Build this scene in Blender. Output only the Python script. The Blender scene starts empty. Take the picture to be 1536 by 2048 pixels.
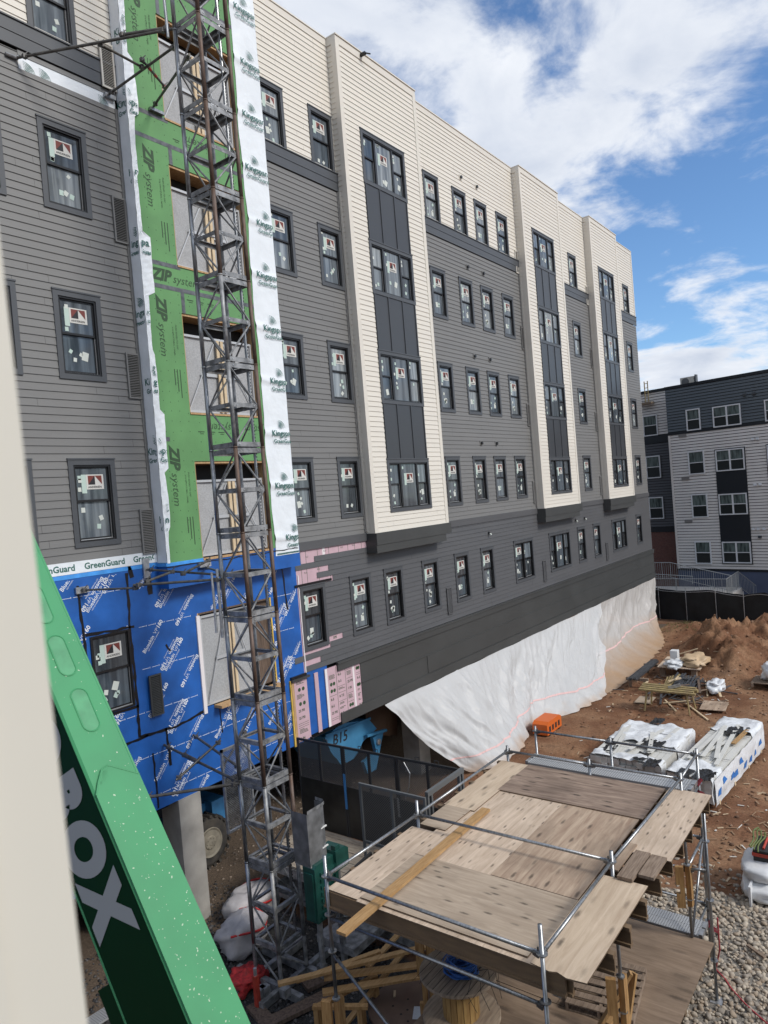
import bpy, math, random
from mathutils import Vector, Matrix
random.seed(7)
S = bpy.context.scene
COL = S.collection
R_ = math.radians

# ------------------------------------------------------------------ camera
cam_d = bpy.data.cameras.new('camera'); cam = bpy.data.objects.new('camera', cam_d); COL.objects.link(cam)
AX = (Vector((0.6005, -0.7954, -0.0813)), Vector((0.0655, -0.0523, 0.9965)), Vector((0.7968, 0.6039, -0.0208)))
_f = AX[2].normalized(); _r = (AX[0] - _f * AX[0].dot(_f)).normalized(); _u = _r.cross(_f)
CAM = Vector((0, -12.7257, 8.7))
cam.matrix_world = Matrix(((_r.x, _u.x, -_f.x, CAM.x), (_r.y, _u.y, -_f.y, CAM.y), (_r.z, _u.z, -_f.z, CAM.z), (0, 0, 0, 1)))
cam_d.sensor_fit = 'HORIZONTAL'; cam_d.sensor_width = 36; cam_d.lens = 36 * 1420 / 1536
cam_d.clip_start = 0.05; cam_d.clip_end = 3000
cam_d.dof.use_dof = True; cam_d.dof.focus_distance = 17; cam_d.dof.aperture_fstop = 8.0
S.camera = cam
S.render.resolution_x = 768; S.render.resolution_y = 1024
S.view_settings.view_transform = 'Standard'; S.view_settings.look = 'None'
S.view_settings.gamma = 1; S.view_settings.use_curve_mapping = False
S.view_settings.exposure = 0.68

# ------------------------------------------------------------------ world: sky and clouds
SUN_DIR = Vector((0.10, -0.85, 0.72)).normalized()          # towards the sun
W = bpy.data.worlds.new('World'); S.world = W; W.use_nodes = True
nt = W.node_tree; N = nt.nodes; L = nt.links; N.clear()
def nd(t, **k):
    n = N.new(t)
    for a, v in k.items(): setattr(n, a, v)
    return n
def mth(op, a, b=None, c=None, clamp=False):
    n = nd('ShaderNodeMath', operation=op, use_clamp=clamp)
    for i, x in enumerate((a, b, c)):
        if x is None: continue
        if isinstance(x, (int, float)): n.inputs[i].default_value = x
        else: L.new(x, n.inputs[i])
    return n.outputs[0]
out = nd('ShaderNodeOutputWorld'); bg = nd('ShaderNodeBackground'); L.new(bg.outputs[0], out.inputs[0])
sky = nd('ShaderNodeTexSky', sky_type='NISHITA'); sky.sun_disc = False
sky.sun_elevation = math.asin(SUN_DIR.z); sky.sun_rotation = math.atan2(SUN_DIR.x, SUN_DIR.y)
sky.air_density = 1.0; sky.dust_density = 0.25; sky.ozone_density = 2.6
tc = nd('ShaderNodeTexCoord'); sep = nd('ShaderNodeSeparateXYZ'); L.new(tc.outputs['Generated'], sep.inputs[0])
zc = mth('MAXIMUM', mth('ADD', sep.outputs[2], 0.16), 0.10)
cx = mth('DIVIDE', sep.outputs[0], zc); cy = mth('DIVIDE', sep.outputs[1], zc)
comb = nd('ShaderNodeCombineXYZ'); L.new(cx, comb.inputs[0]); L.new(cy, comb.inputs[1])
def fbm(scale, detail, off, rough=0.55, dist=0.0):
    m = nd('ShaderNodeMapping'); L.new(comb.outputs[0], m.inputs[0]); m.inputs['Location'].default_value = off
    n = nd('ShaderNodeTexNoise'); L.new(m.outputs[0], n.inputs['Vector'])
    n.inputs['Scale'].default_value = scale; n.inputs['Detail'].default_value = detail
    n.inputs['Roughness'].default_value = rough; n.inputs['Distortion'].default_value = dist
    return n.outputs[0]
def blob(d, inner, outer):                                   # 1 inside the cone, 0 outside
    v = nd('ShaderNodeVectorMath', operation='DOT_PRODUCT'); L.new(tc.outputs['Generated'], v.inputs[0])
    v.inputs[1].default_value = Vector(d).normalized()
    m = nd('ShaderNodeMapRange', interpolation_type='SMOOTHSTEP'); L.new(v.outputs['Value'], m.inputs[0])
    m.inputs[1].default_value = math.cos(R_(outer)); m.inputs[2].default_value = math.cos(R_(inner))
    return m.outputs[0]
n1 = fbm(2.6, 8, (3.1, 1.7, 0), 0.56, 0.45); n2 = fbm(5.2, 7, (8.3, 4.1, 0), 0.62, 0.3); n3 = fbm(0.55, 3, (1.0, 6.0, 0))
dens = mth('ADD', mth('MULTIPLY_ADD', n1, 1.7, -0.36), mth('MULTIPLY', mth('SUBTRACT', n2, 0.5), 0.75))
dens = mth('ADD', dens, mth('MULTIPLY', mth('SUBTRACT', n3, 0.5), 0.35))
BLOBS = [((.73, .43, .52), 4, 22, .13), ((.84, .22, .50), 2, 11, .09), ((.805, .325, .49), .2, 4.5, -.10), ((.925, .155, .35), 1, 10, -.07),
         ((.948, .19, .256), 1, 9, -.21), ((.932, .264, .247), 1, 6, -.16), ((.89, .285, .36), 1, 8, .12), ((.964, .21, .15), 2.5, 8, .30), ((.915, .12, .40), 1, 6, -.10), ((.2, -.7, .6), 30, 75, .12), ((-.9, .0, .45), 25, 60, .12)]
#BLOBS#
for d, i, o, w in BLOBS: dens = mth('ADD', dens, mth('MULTIPLY', blob(d, i, o), w))
mask = nd('ShaderNodeMapRange', interpolation_type='SMOOTHSTEP'); L.new(dens, mask.inputs[0])
mask.inputs[1].default_value = 0.32; mask.inputs[2].default_value = 0.74
ccol = nd('ShaderNodeValToRGB')
L.new(mth('ADD', mth('MULTIPLY', n2, 0.55), mth('MULTIPLY', mth('SUBTRACT', 1.05, dens), 0.55)), ccol.inputs[0])
e = ccol.color_ramp.elements
e[0].position = 0.18; e[0].color = (0.34, 0.385, 0.47, 1); e[1].position = 0.60; e[1].color = (0.58, 0.60, 0.635, 1)
skym = nd('ShaderNodeMix', data_type='RGBA', blend_type='MULTIPLY'); skym.inputs[0].default_value = 1
L.new(sky.outputs[0], skym.inputs[6]); skym.inputs[7].default_value = (0.070, 0.087, 0.102, 1)
mix = nd('ShaderNodeMix', data_type='RGBA'); L.new(mask.outputs[0], mix.inputs[0])
L.new(skym.outputs[2], mix.inputs[6]); L.new(ccol.outputs[0], mix.inputs[7])
L.new(mix.outputs[2], bg.inputs[0]); bg.inputs[1].default_value = 1.0

# ------------------------------------------------------------------ sun, veiled by cloud
sun_d = bpy.data.lights.new('sun', 'SUN'); sun = bpy.data.objects.new('sun', sun_d); COL.objects.link(sun)
sun_d.energy = 1.7; sun_d.angle = R_(16); sun_d.color = (1.0, 0.955, 0.89)
sun.rotation_euler = (-SUN_DIR).to_track_quat('-Z', 'Y').to_euler(); sun.location = (0, -30, 40)

# ------------------------------------------------------------------ materials
MATS = {}
def mat(name, col, rough=0.6, metal=0.0, var=0.0, vs=3.0, bump=0.0, bs=30.0, col2=None, ns=1.0, stretch=None, spec=0.5, coat=0.0, det=5, lo=0.35, hi=0.65, bdist=0.01):
    if name in MATS: return MATS[name]
    m = bpy.data.materials.new(name); m.use_nodes = True; t = m.node_tree; b = t.nodes['Principled BSDF']
    b.inputs['Base Color'].default_value = (*col, 1); b.inputs['Roughness'].default_value = rough
    b.inputs['Metallic'].default_value = metal; b.inputs['Specular IOR Level'].default_value = spec
    b.inputs['Coat Weight'].default_value = coat
    g = t.nodes.new('ShaderNodeNewGeometry'); src = g.outputs['Position']
    if stretch:
        mp = t.nodes.new('ShaderNodeMapping'); t.links.new(src, mp.inputs[0]); mp.inputs['Scale'].default_value = stretch; src = mp.outputs[0]
    if var or col2:
        n = t.nodes.new('ShaderNodeTexNoise'); t.links.new(src, n.inputs['Vector']); n.inputs['Scale'].default_value = vs; n.inputs['Detail'].default_value = det
        r = t.nodes.new('ShaderNodeValToRGB'); t.links.new(n.outputs[0], r.inputs[0])
        c2 = col2 or tuple(c * (1 + var) for c in col); c1 = col if col2 else tuple(c * (1 - var) for c in col)
        r.color_ramp.elements[0].position = lo; r.color_ramp.elements[1].position = hi
        r.color_ramp.elements[0].color = (*c1, 1); r.color_ramp.elements[1].color = (*c2, 1)
        t.links.new(r.outputs[0], b.inputs['Base Color'])
        q = t.nodes.new('ShaderNodeMapRange'); t.links.new(n.outputs[0], q.inputs[0]); q.inputs[3].default_value = max(0.02, rough - 0.08); q.inputs[4].default_value = min(1, rough + 0.08)
        t.links.new(q.outputs[0], b.inputs['Roughness'])
    if bump:
        n = t.nodes.new('ShaderNodeTexNoise'); t.links.new(src, n.inputs['Vector']); n.inputs['Scale'].default_value = bs; n.inputs['Detail'].default_value = 5
        p = t.nodes.new('ShaderNodeBump'); p.inputs['Strength'].default_value = bump; p.inputs['Distance'].default_value = bdist
        t.links.new(n.outputs[0], p.inputs['Height']); t.links.new(p.outputs[0], b.inputs['Normal'])
    MATS[name] = m
    return m

# ------------------------------------------------------------------ mesh builder
def V(*a): return Vector(a)
_txt = {}
def text_geo(s, bold=0.0, shear=0.0, res=2):
    k = (s, bold, shear, res)
    if k not in _txt:
        c = bpy.data.curves.new('lettering', 'FONT'); c.body = s; c.size = 1; c.offset = bold; c.shear = shear
        c.resolution_u = res; c.fill_mode = 'FRONT'
        o = bpy.data.objects.new('lettering', c); me = bpy.data.meshes.new_from_object(o)
        vs = [(v.co.x, v.co.y) for v in me.vertices]; fs = [tuple(p.vertices) for p in me.polygons]
        w = max([v[0] for v in vs] or [0])
        _txt[k] = (vs, fs, w)
        bpy.data.objects.remove(o); bpy.data.curves.remove(c); bpy.data.meshes.remove(me)
    return _txt[k]
class MB:
    def __init__(s): s.v = []; s.f = []; s.m = []
    def add(s, vs, fs, m=0):
        b = len(s.v); s.v += [tuple(v) for v in vs]; s.f += [tuple(b + i for i in f) for f in fs]; s.m += [m] * len(fs)
    def quad(s, a, b, c, d, m=0): s.add([a, b, c, d], [(0, 1, 2, 3)], m)
    def box(s, x0, x1, y0, y1, z0, z1, m=0):
        s.add([(x0, y0, z0), (x1, y0, z0), (x1, y1, z0), (x0, y1, z0), (x0, y0, z1), (x1, y0, z1), (x1, y1, z1), (x0, y1, z1)],
              [(0, 3, 2, 1), (4, 5, 6, 7), (0, 1, 5, 4), (1, 2, 6, 5), (2, 3, 7, 6), (3, 0, 4, 7)], m)
    def obox(s, o, a, b, c, m=0):                            # corner and three edge vectors
        o, a, b, c = Vector(o), Vector(a), Vector(b), Vector(c)
        if a.cross(b).dot(c) < 0: a, b = b, a
        s.add([o, o + a, o + a + b, o + b, o + c, o + a + c, o + a + b + c, o + b + c],
              [(0, 3, 2, 1), (4, 5, 6, 7), (0, 1, 5, 4), (1, 2, 6, 5), (2, 3, 7, 6), (3, 0, 4, 7)], m)
    def bar(s, p, q, w, h, up=(0, 0, 1), m=0):               # rectangular bar centred on p-q
        p, q = Vector(p), Vector(q); d = (q - p); up = Vector(up)
        sd = d.cross(up)
        if sd.length < 1e-6: sd = d.cross(Vector((1, 0, 0)))
        sd.normalize(); u = sd.cross(d).normalized()
        s.obox(p - sd * w / 2 - u * h / 2, d, sd * w, u * h, m)
    def angle(s, p, q, w, t, up=(0, 0, 1), m=0):             # L profile
        p, q = Vector(p), Vector(q); d = (q - p); sd = d.cross(Vector(up)).normalized(); u = sd.cross(d).normalized()
        s.obox(p, d, sd * w, u * t, m); s.obox(p + u * t, d, sd * t, u * (w - t), m)
    def tube(s, p, q, r, n=10, m=0, r2=None, cap=True):
        p, q = Vector(p), Vector(q); d = (q - p).normalized(); r2 = r if r2 is None else r2
        a = d.orthogonal().normalized(); b = d.cross(a)
        vs = []
        for i in range(n):
            t = 2 * math.pi * i / n; k = a * math.cos(t) + b * math.sin(t); vs += [p + k * r, q + k * r2]
        fs = [(2 * i, 2 * ((i + 1) % n), 2 * ((i + 1) % n) + 1, 2 * i + 1) for i in range(n)]
        if cap: fs += [tuple(2 * i for i in reversed(range(n))), tuple(2 * i + 1 for i in range(n))]
        s.add(vs, fs, m)
    def pipe(s, pts, r, n=8, m=0):                            # swept tube through points
        pts = [Vector(p) for p in pts]; vs = []; fs = []
        a = None
        for i, p in enumerate(pts):
            d = (pts[min(i + 1, len(pts) - 1)] - pts[max(i - 1, 0)]).normalized()
            a = d.orthogonal().normalized() if a is None else (a - d * a.dot(d)).normalized()
            b = d.cross(a)
            for k in range(n):
                t = 2 * math.pi * k / n; vs.append(p + a * r * math.cos(t) + b * r * math.sin(t))
        for i in range(len(pts) - 1):
            for k in range(n): fs.append((i * n + k, i * n + (k + 1) % n, (i + 1) * n + (k + 1) % n, (i + 1) * n + k))
        fs += [tuple(reversed(range(n))), tuple((len(pts) - 1) * n + k for k in range(n))]
        s.add(vs, fs, m)
    def lathe(s, c, axis, prof, n=24, m=0):                  # prof: (radius, along axis)
        c = Vector(c); d = Vector(axis).normalized(); a = d.orthogonal().normalized(); b = d.cross(a); vs = []; fs = []
        for r, h in prof:
            for k in range(n):
                t = 2 * math.pi * k / n; vs.append(c + d * h + (a * math.cos(t) + b * math.sin(t)) * r)
        for i in range(len(prof) - 1):
            for k in range(n): fs.append((i * n + k, i * n + (k + 1) % n, (i + 1) * n + (k + 1) % n, (i + 1) * n + k))
        fs.append(tuple(reversed(range(n)))); fs.append(tuple((len(prof) - 1) * n + k for k in range(n)))
        s.add(vs, fs, m)
    def prism(s, poly, o, U, Vv, D, m=0):                    # 2-D polygon in frame (o,U,V), extruded by D
        o, U, Vv, D = Vector(o), Vector(U), Vector(Vv), Vector(D); n = len(poly)
        a = [o + U * x + Vv * y for x, y in poly]; vs = a + [p + D for p in a]
        fs = [tuple(reversed(range(n))), tuple(range(n, 2 * n))] + [(i, (i + 1) % n, n + (i + 1) % n, n + i) for i in range(n)]
        if U.cross(Vv).dot(D) < 0: fs = [tuple(reversed(f)) for f in fs]
        s.add(vs, fs, m)
    def grid(s, fn, nu, nv, m=0, flip=False):
        vs = [fn(i / nu, j / nv) for j in range(nv + 1) for i in range(nu + 1)]; fs = []
        for j in range(nv):
            for i in range(nu):
                q = (j * (nu + 1) + i, j * (nu + 1) + i + 1, (j + 1) * (nu + 1) + i + 1, (j + 1) * (nu + 1) + i)
                fs.append(tuple(reversed(q)) if flip else q)
        s.add(vs, fs, m)
    def text(s, t, o, U, Vv, size, m=0, bold=0.0, shear=0.0, clip=None, center=False, res=2):
        vs, fs, w = text_geo(t, bold, shear, res); o, U, Vv = Vector(o), Vector(U), Vector(Vv)
        ox = -w / 2 if center else 0
        if clip:                                              # keep only glyph faces inside clip(point)
            fs = [f for f in fs if all(clip(o + U * ((vs[i][0] + ox) * size) + Vv * (vs[i][1] * size)) for i in f)]
        s.add([o + U * ((x + ox) * size) + Vv * (y * size) for x, y in vs], fs, m)
    def build(s, name, mats, parent=None, smooth=False, loc=None, local=False):
        me = bpy.data.meshes.new(name)
        off = Vector((0, 0, 0))
        if parent is not None and not local: off = Vector(parent['base']) if 'base' in parent else BASE[parent.name]
        if loc is not None: off = Vector(loc)
        me.from_pydata([(v[0] - off.x, v[1] - off.y, v[2] - off.z) for v in s.v], [], s.f)
        for mm in (mats if isinstance(mats, (list, tuple)) else [mats]): me.materials.append(mm)
        me.polygons.foreach_set('material_index', s.m)
        if smooth: me.polygons.foreach_set('use_smooth', [True] * len(s.f))
        me.validate(); me.update()
        o = bpy.data.objects.new(name, me); COL.objects.link(o)
        if parent is not None: o.parent = parent; BASE[o.name] = off
        elif loc is not None: o.location = loc
        return o
BASE = {}
def tag(o, label, cat, group=None):
    o['label'] = label; o['category'] = cat
    if group: o['group'] = group
    return o
def thing(name, label, cat, loc=(0, 0, 0), group=None):
    o = bpy.data.objects.new(name, None); COL.objects.link(o); o.location = loc; o.empty_display_size = 0.2
    BASE[o.name] = Vector(loc); return tag(o, label, cat, group)
def kids(o): return [c for c in list(bpy.data.objects) if c.parent == o]
def copy_tree(o, loc=None, label=None, parent=None, group=None, _km=None):
    if _km is None:
        _km = {}
        for c in bpy.data.objects:
            if c.parent: _km.setdefault(c.parent.name, []).append(c)
    c = o.copy(); COL.objects.link(c)
    if parent is not None: c.parent = parent
    if loc is not None: c.location = loc
    if label: c['label'] = label
    if group: c['group'] = group
    for ch in _km.get(o.name, []): copy_tree(ch, None, None, c, None, _km)
    return c
def structure(o): o['kind'] = 'structure'; return o
def smooth_by(o): return o
X, Y, Z = V(1, 0, 0), V(0, 1, 0), V(0, 0, 1)

# lap siding on a wall: origin o, along U, outward normal Nn; s and z ranges; holes = (s0,s1,z0,z1)
def lap(mb, o, U, Nn, s0, s1, z0, z1, holes=(), exp=0.145, out=0.016, m=0, seam=3.6, groove=0.0):
    o, U, Nn = Vector(o), Vector(U), Vector(Nn); z = z0 + 0.0
    k = 0
    while z < z1 - 1e-6:
        zt = min(z + exp, z1); cuts = {z, zt}
        hs = [h for h in holes if h[2] < zt - 1e-6 and h[3] > z + 1e-6]
        for h in hs:
            for q in (h[2], h[3]):
                if z < q < zt: cuts.add(q)
        cuts = sorted(cuts)
        ph = random.random() * seam; seams = []
        while ph < s1: 
            if ph > s0 + 0.3 and ph < s1 - 0.3: seams.append(ph)
            ph += seam * (0.8 + 0.4 * random.random())
        for a, b in zip(cuts[:-1], cuts[1:]):
            iv = [(s0, s1)]
            for h in hs:
                if h[2] < b - 1e-6 and h[3] > a + 1e-6:
                    iv = [w for (p, q) in iv for w in ((p, min(q, h[0])), (max(p, h[1]), q)) if w[1] - w[0] > 1e-4]
            for g in seams:
                iv = [w for (p, q) in iv for w in ((((p, g - 0.0022), (g + 0.0022, q))) if p + 0.01 < g < q - 0.01 else ((p, q),))]
            fa = out * (1 - (a - z) / exp); fb = out * (1 - (b - z) / exp)
            for p, q in iv:
                if groove and a == z:
                    mb.quad(o + U * p + Z * a - Nn * .05, o + U * q + Z * a - Nn * .05, o + U * q + Z * (a + groove) - Nn * .05, o + U * p + Z * (a + groove) - Nn * .05, m)
                    mb.quad(o + U * p + Z * (a + groove) - Nn * .05, o + U * q + Z * (a + groove) - Nn * .05, o + U * q + Z * (a + groove) + Nn * fa, o + U * p + Z * (a + groove) + Nn * fa, m)
                    a_ = a + groove
                else: a_ = a
                A = o + U * p + Z * a_ + Nn * fa; B = o + U * q + Z * a_ + Nn * fa
                C = o + U * q + Z * b + Nn * fb; D = o + U * p + Z * b + Nn * fb
                mb.quad(A, B, C, D, m)
                if a == z and not groove: mb.quad(o + U * p + Z * a - Nn * 0.002, o + U * q + Z * a - Nn * 0.002, B, A, m)
        z += exp; k += 1
# ================================================================== main apartment building
M_GREY = mat('grey_siding', (0.165, 0.163, 0.158), 0.55, var=0.05, vs=1.2, bump=0.12, bs=60, stretch=(0.35, 1, 3))
M_CREAM = mat('cream_siding', (0.67, 0.63, 0.555), 0.5, var=0.02, vs=1.0, bump=0.1, bs=60, stretch=(0.35, 1, 3))
M_DARK = mat('dark_siding', (0.085, 0.086, 0.09), 0.5, var=0.06, vs=1.2, bump=0.12, bs=60, stretch=(0.35, 1, 3))
M_FASC = mat('dark_fascia', (0.052, 0.054, 0.053), 0.42, var=0.08, vs=0.8)
M_TRIM = mat('dark_trim', (0.068, 0.073, 0.080), 0.45, var=0.05, vs=2)
M_PANEL = mat('dark_panel', (0.045, 0.048, 0.053), 0.36, var=0.05, vs=1)
M_BLACK = mat('black_frame', (0.012, 0.012, 0.013), 0.35)
M_ALU = mat('aluminium_track', (0.55, 0.55, 0.55), 0.4, metal=0.6)
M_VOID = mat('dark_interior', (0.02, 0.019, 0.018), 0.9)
M_STK = mat('sticker_white', (0.58, 0.61, 0.56), 0.6); M_STK2 = mat('sticker_green', (0.46, 0.57, 0.51), 0.6)
M_RED = mat('sticker_red', (0.17, 0.035, 0.026), 0.6); M_INK = mat('sticker_black', (0.015, 0.015, 0.018), 0.6)
M_CARD = mat('sticker_card', (0.60, 0.59, 0.55), 0.6)
M_CONC = mat('concrete', (0.30, 0.285, 0.26), 0.85, var=0.22, vs=1.6, bump=0.25, bs=25)
M_WRAP = mat('white_house_wrap', (0.76, 0.80, 0.83), 0.42, var=0.03, vs=2.0, bump=0.5, bs=5, bdist=0.03)
M_WRAPINK = mat('wrap_green_print', (0.035, 0.13, 0.11), 0.6)
M_ZIP = mat('green_sheathing', (0.115, 0.28, 0.105), 0.7, var=0.10, vs=1.3, bump=0.15, bs=80)
M_ZIPINK = mat('sheathing_print', (0.03, 0.07, 0.03), 0.7)
M_TAPE = mat('grey_tape', (0.10, 0.105, 0.115), 0.4, var=0.35, vs=9, bump=0.3, bs=20)
M_BLUE = mat('blue_membrane', (0.011, 0.098, 0.37), 0.5, var=0.20, vs=1.4, bump=0.45, bs=3.5, bdist=0.02)
M_BTXT = mat('membrane_white_print', (0.72, 0.75, 0.80), 0.6); M_LBLUE = mat('light_blue_tape', (0.06, 0.30, 0.75), 0.5, var=0.15, vs=6)
M_TAR = mat('black_sealant', (0.010, 0.010, 0.012), 0.3)
M_PINK = mat('pink_foam', (0.52, 0.36, 0.40), 0.8, var=0.06, vs=3); M_WSTRIP = mat('white_strip', (0.75, 0.70, 0.70), 0.6)
M_PINE = mat('pine_lumber', (0.50, 0.33, 0.17), 0.75, col2=(0.38, 0.23, 0.11), vs=5, stretch=(6, 6, 1), bump=0.2, bs=40)
M_YEL = mat('yellow_foam', (0.62, 0.42, 0.08), 0.8, var=0.2, vs=6)

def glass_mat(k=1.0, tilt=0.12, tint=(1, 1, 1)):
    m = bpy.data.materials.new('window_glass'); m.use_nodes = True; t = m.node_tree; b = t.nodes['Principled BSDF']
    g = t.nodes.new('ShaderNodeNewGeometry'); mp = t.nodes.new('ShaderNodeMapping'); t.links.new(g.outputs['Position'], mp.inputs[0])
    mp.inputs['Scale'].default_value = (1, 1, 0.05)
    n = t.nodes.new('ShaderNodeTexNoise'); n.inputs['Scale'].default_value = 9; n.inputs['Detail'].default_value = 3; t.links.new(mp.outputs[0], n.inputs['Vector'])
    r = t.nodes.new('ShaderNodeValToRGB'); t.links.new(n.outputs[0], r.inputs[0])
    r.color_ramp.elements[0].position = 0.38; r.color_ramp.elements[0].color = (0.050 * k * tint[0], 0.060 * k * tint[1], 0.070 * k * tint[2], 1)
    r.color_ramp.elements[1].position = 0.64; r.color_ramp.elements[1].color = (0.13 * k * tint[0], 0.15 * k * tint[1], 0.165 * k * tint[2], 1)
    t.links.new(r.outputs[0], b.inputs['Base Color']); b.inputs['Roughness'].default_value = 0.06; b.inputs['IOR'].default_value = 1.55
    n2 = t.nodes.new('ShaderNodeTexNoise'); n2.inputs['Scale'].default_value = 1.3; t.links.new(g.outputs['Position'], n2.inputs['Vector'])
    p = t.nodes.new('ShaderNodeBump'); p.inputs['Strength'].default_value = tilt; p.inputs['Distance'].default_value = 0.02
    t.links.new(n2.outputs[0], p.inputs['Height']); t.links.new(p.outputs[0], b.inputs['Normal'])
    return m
M_GLASS = glass_mat(); M_GLASSES = [M_GLASS, glass_mat(.6, .3), glass_mat(1.5, .2), glass_mat(.85, .35, (.93, 1, 1.06)), glass_mat(2.3, .25, (1.06, 1.0, .93))]  # variants carry blue sky reflection and pale interiors in their base colour

BX, BY = 25.0, 3.0
bld = thing('apartment_building', 'long apartment block in grey and cream lap siding with an unfinished green and blue bay', 'building', (BX, BY, 0))
def part(mb, name, mats, label=None, smooth=False, parent=bld):
    o = mb.build(name, mats, parent, smooth)
    if label: o['label'] = label
    return o

ZR = {6: (17.93, 19.48), 5: (14.61, 16.28), 4: (11.41, 13.08), 3: (8.21, 9.88), 2: (4.93, 6.57)}
WINS = []                                                     # (kind, x0, width, row, y, casing)
for r in (6, 5, 4, 3):
    WINS += [('s', 7.10, 0.97, r, 0), ('s', 5.45, 0.97, r, 0), ('s', 12.88, 0.97, r, 0), ('s', 14.82, 0.96, r, 0)]
    WINS += [('s', x, 0.95, r, 0) for x in (20.39, 22.25, 23.82, 25.53)]
    WINS += [('s', 32.67, 0.97, r, 0), ('s', 40.42, 0.97, r, 0)]
for x in (12.96, 14.93, 16.50, 18.51, 20.48, 22.30, 31.33, 33.31, 39.83): WINS.append(('s', x, 0.95, 2, 0))
WINS += [('d', 24.90, 1.72, 2, 0), ('t', 28.19, 2.24, 2, 0), ('t', 35.92, 2.22, 2, 0)]
BAYS = [(15.86, 19.77), (27.25, 31.15), (34.97, 38.85)]
TRIX = [(16.66, 18.86), (28.08, 30.28), (35.74, 38.0)]
BD = 0.33

# ---- siding of the main plane
def hole(w): k, x0, wd, r, y = w; a, b = ZR[r]; return (x0 + 0.06, x0 + wd - 0.06, a + 0.06, b - 0.06)
HO = [hole(w) for w in WINS]
mb = MB()
for a, b in ((-3, 8.86), (12.7, 15.86), (19.77, 27.25), (31.15, 34.97), (38.85, 42.4)):
    lap(mb, V(0, 0, 0), X, -Y, a, b, 7.97 if a < 0 else 7.70, 17.06 if a < 0 else 17.40, HO)
    if a < 0: lap(mb, V(0, 0, 0), X, -Y, a, 6.86, 17.06, 17.36); lap(mb, V(0, 0, 0), X, -Y, 6.86, 8.86, 17.30, 17.40)
    part(mb, 'siding', M_GREY, 'grey lap siding of the middle storeys'); mb = MB()
for a, b in ((-3, 8.86), (12.7, 15.86), (19.77, 27.25), (31.15, 34.97), (38.85, 42.4)):
    mb = MB(); lap(mb, V(0, 0, 0), X, -Y, a, b, 17.88, 21.50, HO); mb.box(a, b, -0.022, 0.02, 21.5, 21.70)
    if b > 42: mb.box(42.30, 42.425, -0.028, 0.0, 17.9, 21.702)
    part(mb, 'siding', M_CREAM, 'cream lap siding of the top storey')
mb = MB()
RAG = {0: 12.93, 1: 13.54, 2: 12.59, 3: 13.96, 4: 14.48, 15: 14.27, 16: 13.66, 17: 14.13, 18: 12.88, 19: 13.61, 20: 15.86}
for k in range(21):
    z0 = 4.41 + 0.145 * k; st = RAG.get(k, 13.88)
    lap(mb, V(0, 0, 0), X, -Y, st, 42.4, z0, z0 + 0.145, HO, seam=4.2)
lap(mb, V(0, 0, 0), X, -Y, 15.8, 42.4, 4.41 + 0.145 * 21, 7.50, HO)
part(mb, 'siding', M_DARK, 'dark charcoal lap siding of the lowest storey with ragged unfinished ends')
# ---- walls, roof, ends
mb = MB()
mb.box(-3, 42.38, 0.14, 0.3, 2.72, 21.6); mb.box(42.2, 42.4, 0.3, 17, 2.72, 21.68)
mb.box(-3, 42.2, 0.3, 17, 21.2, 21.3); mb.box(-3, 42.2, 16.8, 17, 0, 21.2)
mb.box(-3, -2.8, 0.2, 16.8, -.1, 2.7); mb.box(-2.8, 42, 9.7, 9.9, -.1, 2.55)  # unseen side and back walls, added to keep sky light off the ground here
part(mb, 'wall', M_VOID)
mb = MB()
lap(mb, V(42.4, 0, 0), Y, X, 0, 17, 7.7, 17.4); part(mb, 'siding', M_GREY)
mb = MB(); mb.box(-3, 42.42, -0.045, 0.05, 21.70, 21.735); part(mb, 'coping', M_CREAM)
# ---- belts and fascia
mb = MB()
for a, b in ((-3, 8.86), (12.7, 15.86), (19.77, 27.25), (31.15, 34.97), (38.85, 42.44)):
    mb.box(a, b, -0.050, -0.002, 17.66, 17.90); mb.box(a, b, -0.038, -0.003, 17.42, 17.655); mb.box(a, b, -0.075, -0.004, 17.902, 17.93); part(mb, 'trim_band', M_TRIM); mb = MB()
mb = MB()
for a, b in ((12.72, 15.86), (19.77, 27.25), (31.15, 34.97), (38.85, 42.44)): mb.box(a, b, -0.042, -0.001, 7.50, 7.72); part(mb, 'trim_band', M_DARK); mb = MB()
mb = MB()
mb.box(14.1, 42.44, -0.085, -0.02, 4.17, 4.345); mb.box(14.1, 42.45, -0.105, -0.02, 4.347, 4.40)
mb.box(15.06, 42.42, -0.045, 0.0, 3.03, 4.168); mb.box(18.35, 42.43, -0.060, -0.046, 3.06, 3.60)
mb.box(14.1, 42.43, -0.075, 0.0, 2.74, 3.028); mb.box(15.06, 42.42, -0.066, -0.046, 3.602, 3.625)
mb.box(14.1, 42.42, 0.0, 4.5, 2.72, 2.739)
part(mb, 'fascia', M_FASC)
mb = MB(); mb.box(-3, 42.4, 0.31, 16, 2.55, 2.71); part(mb, 'soffit', M_VOID)

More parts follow.
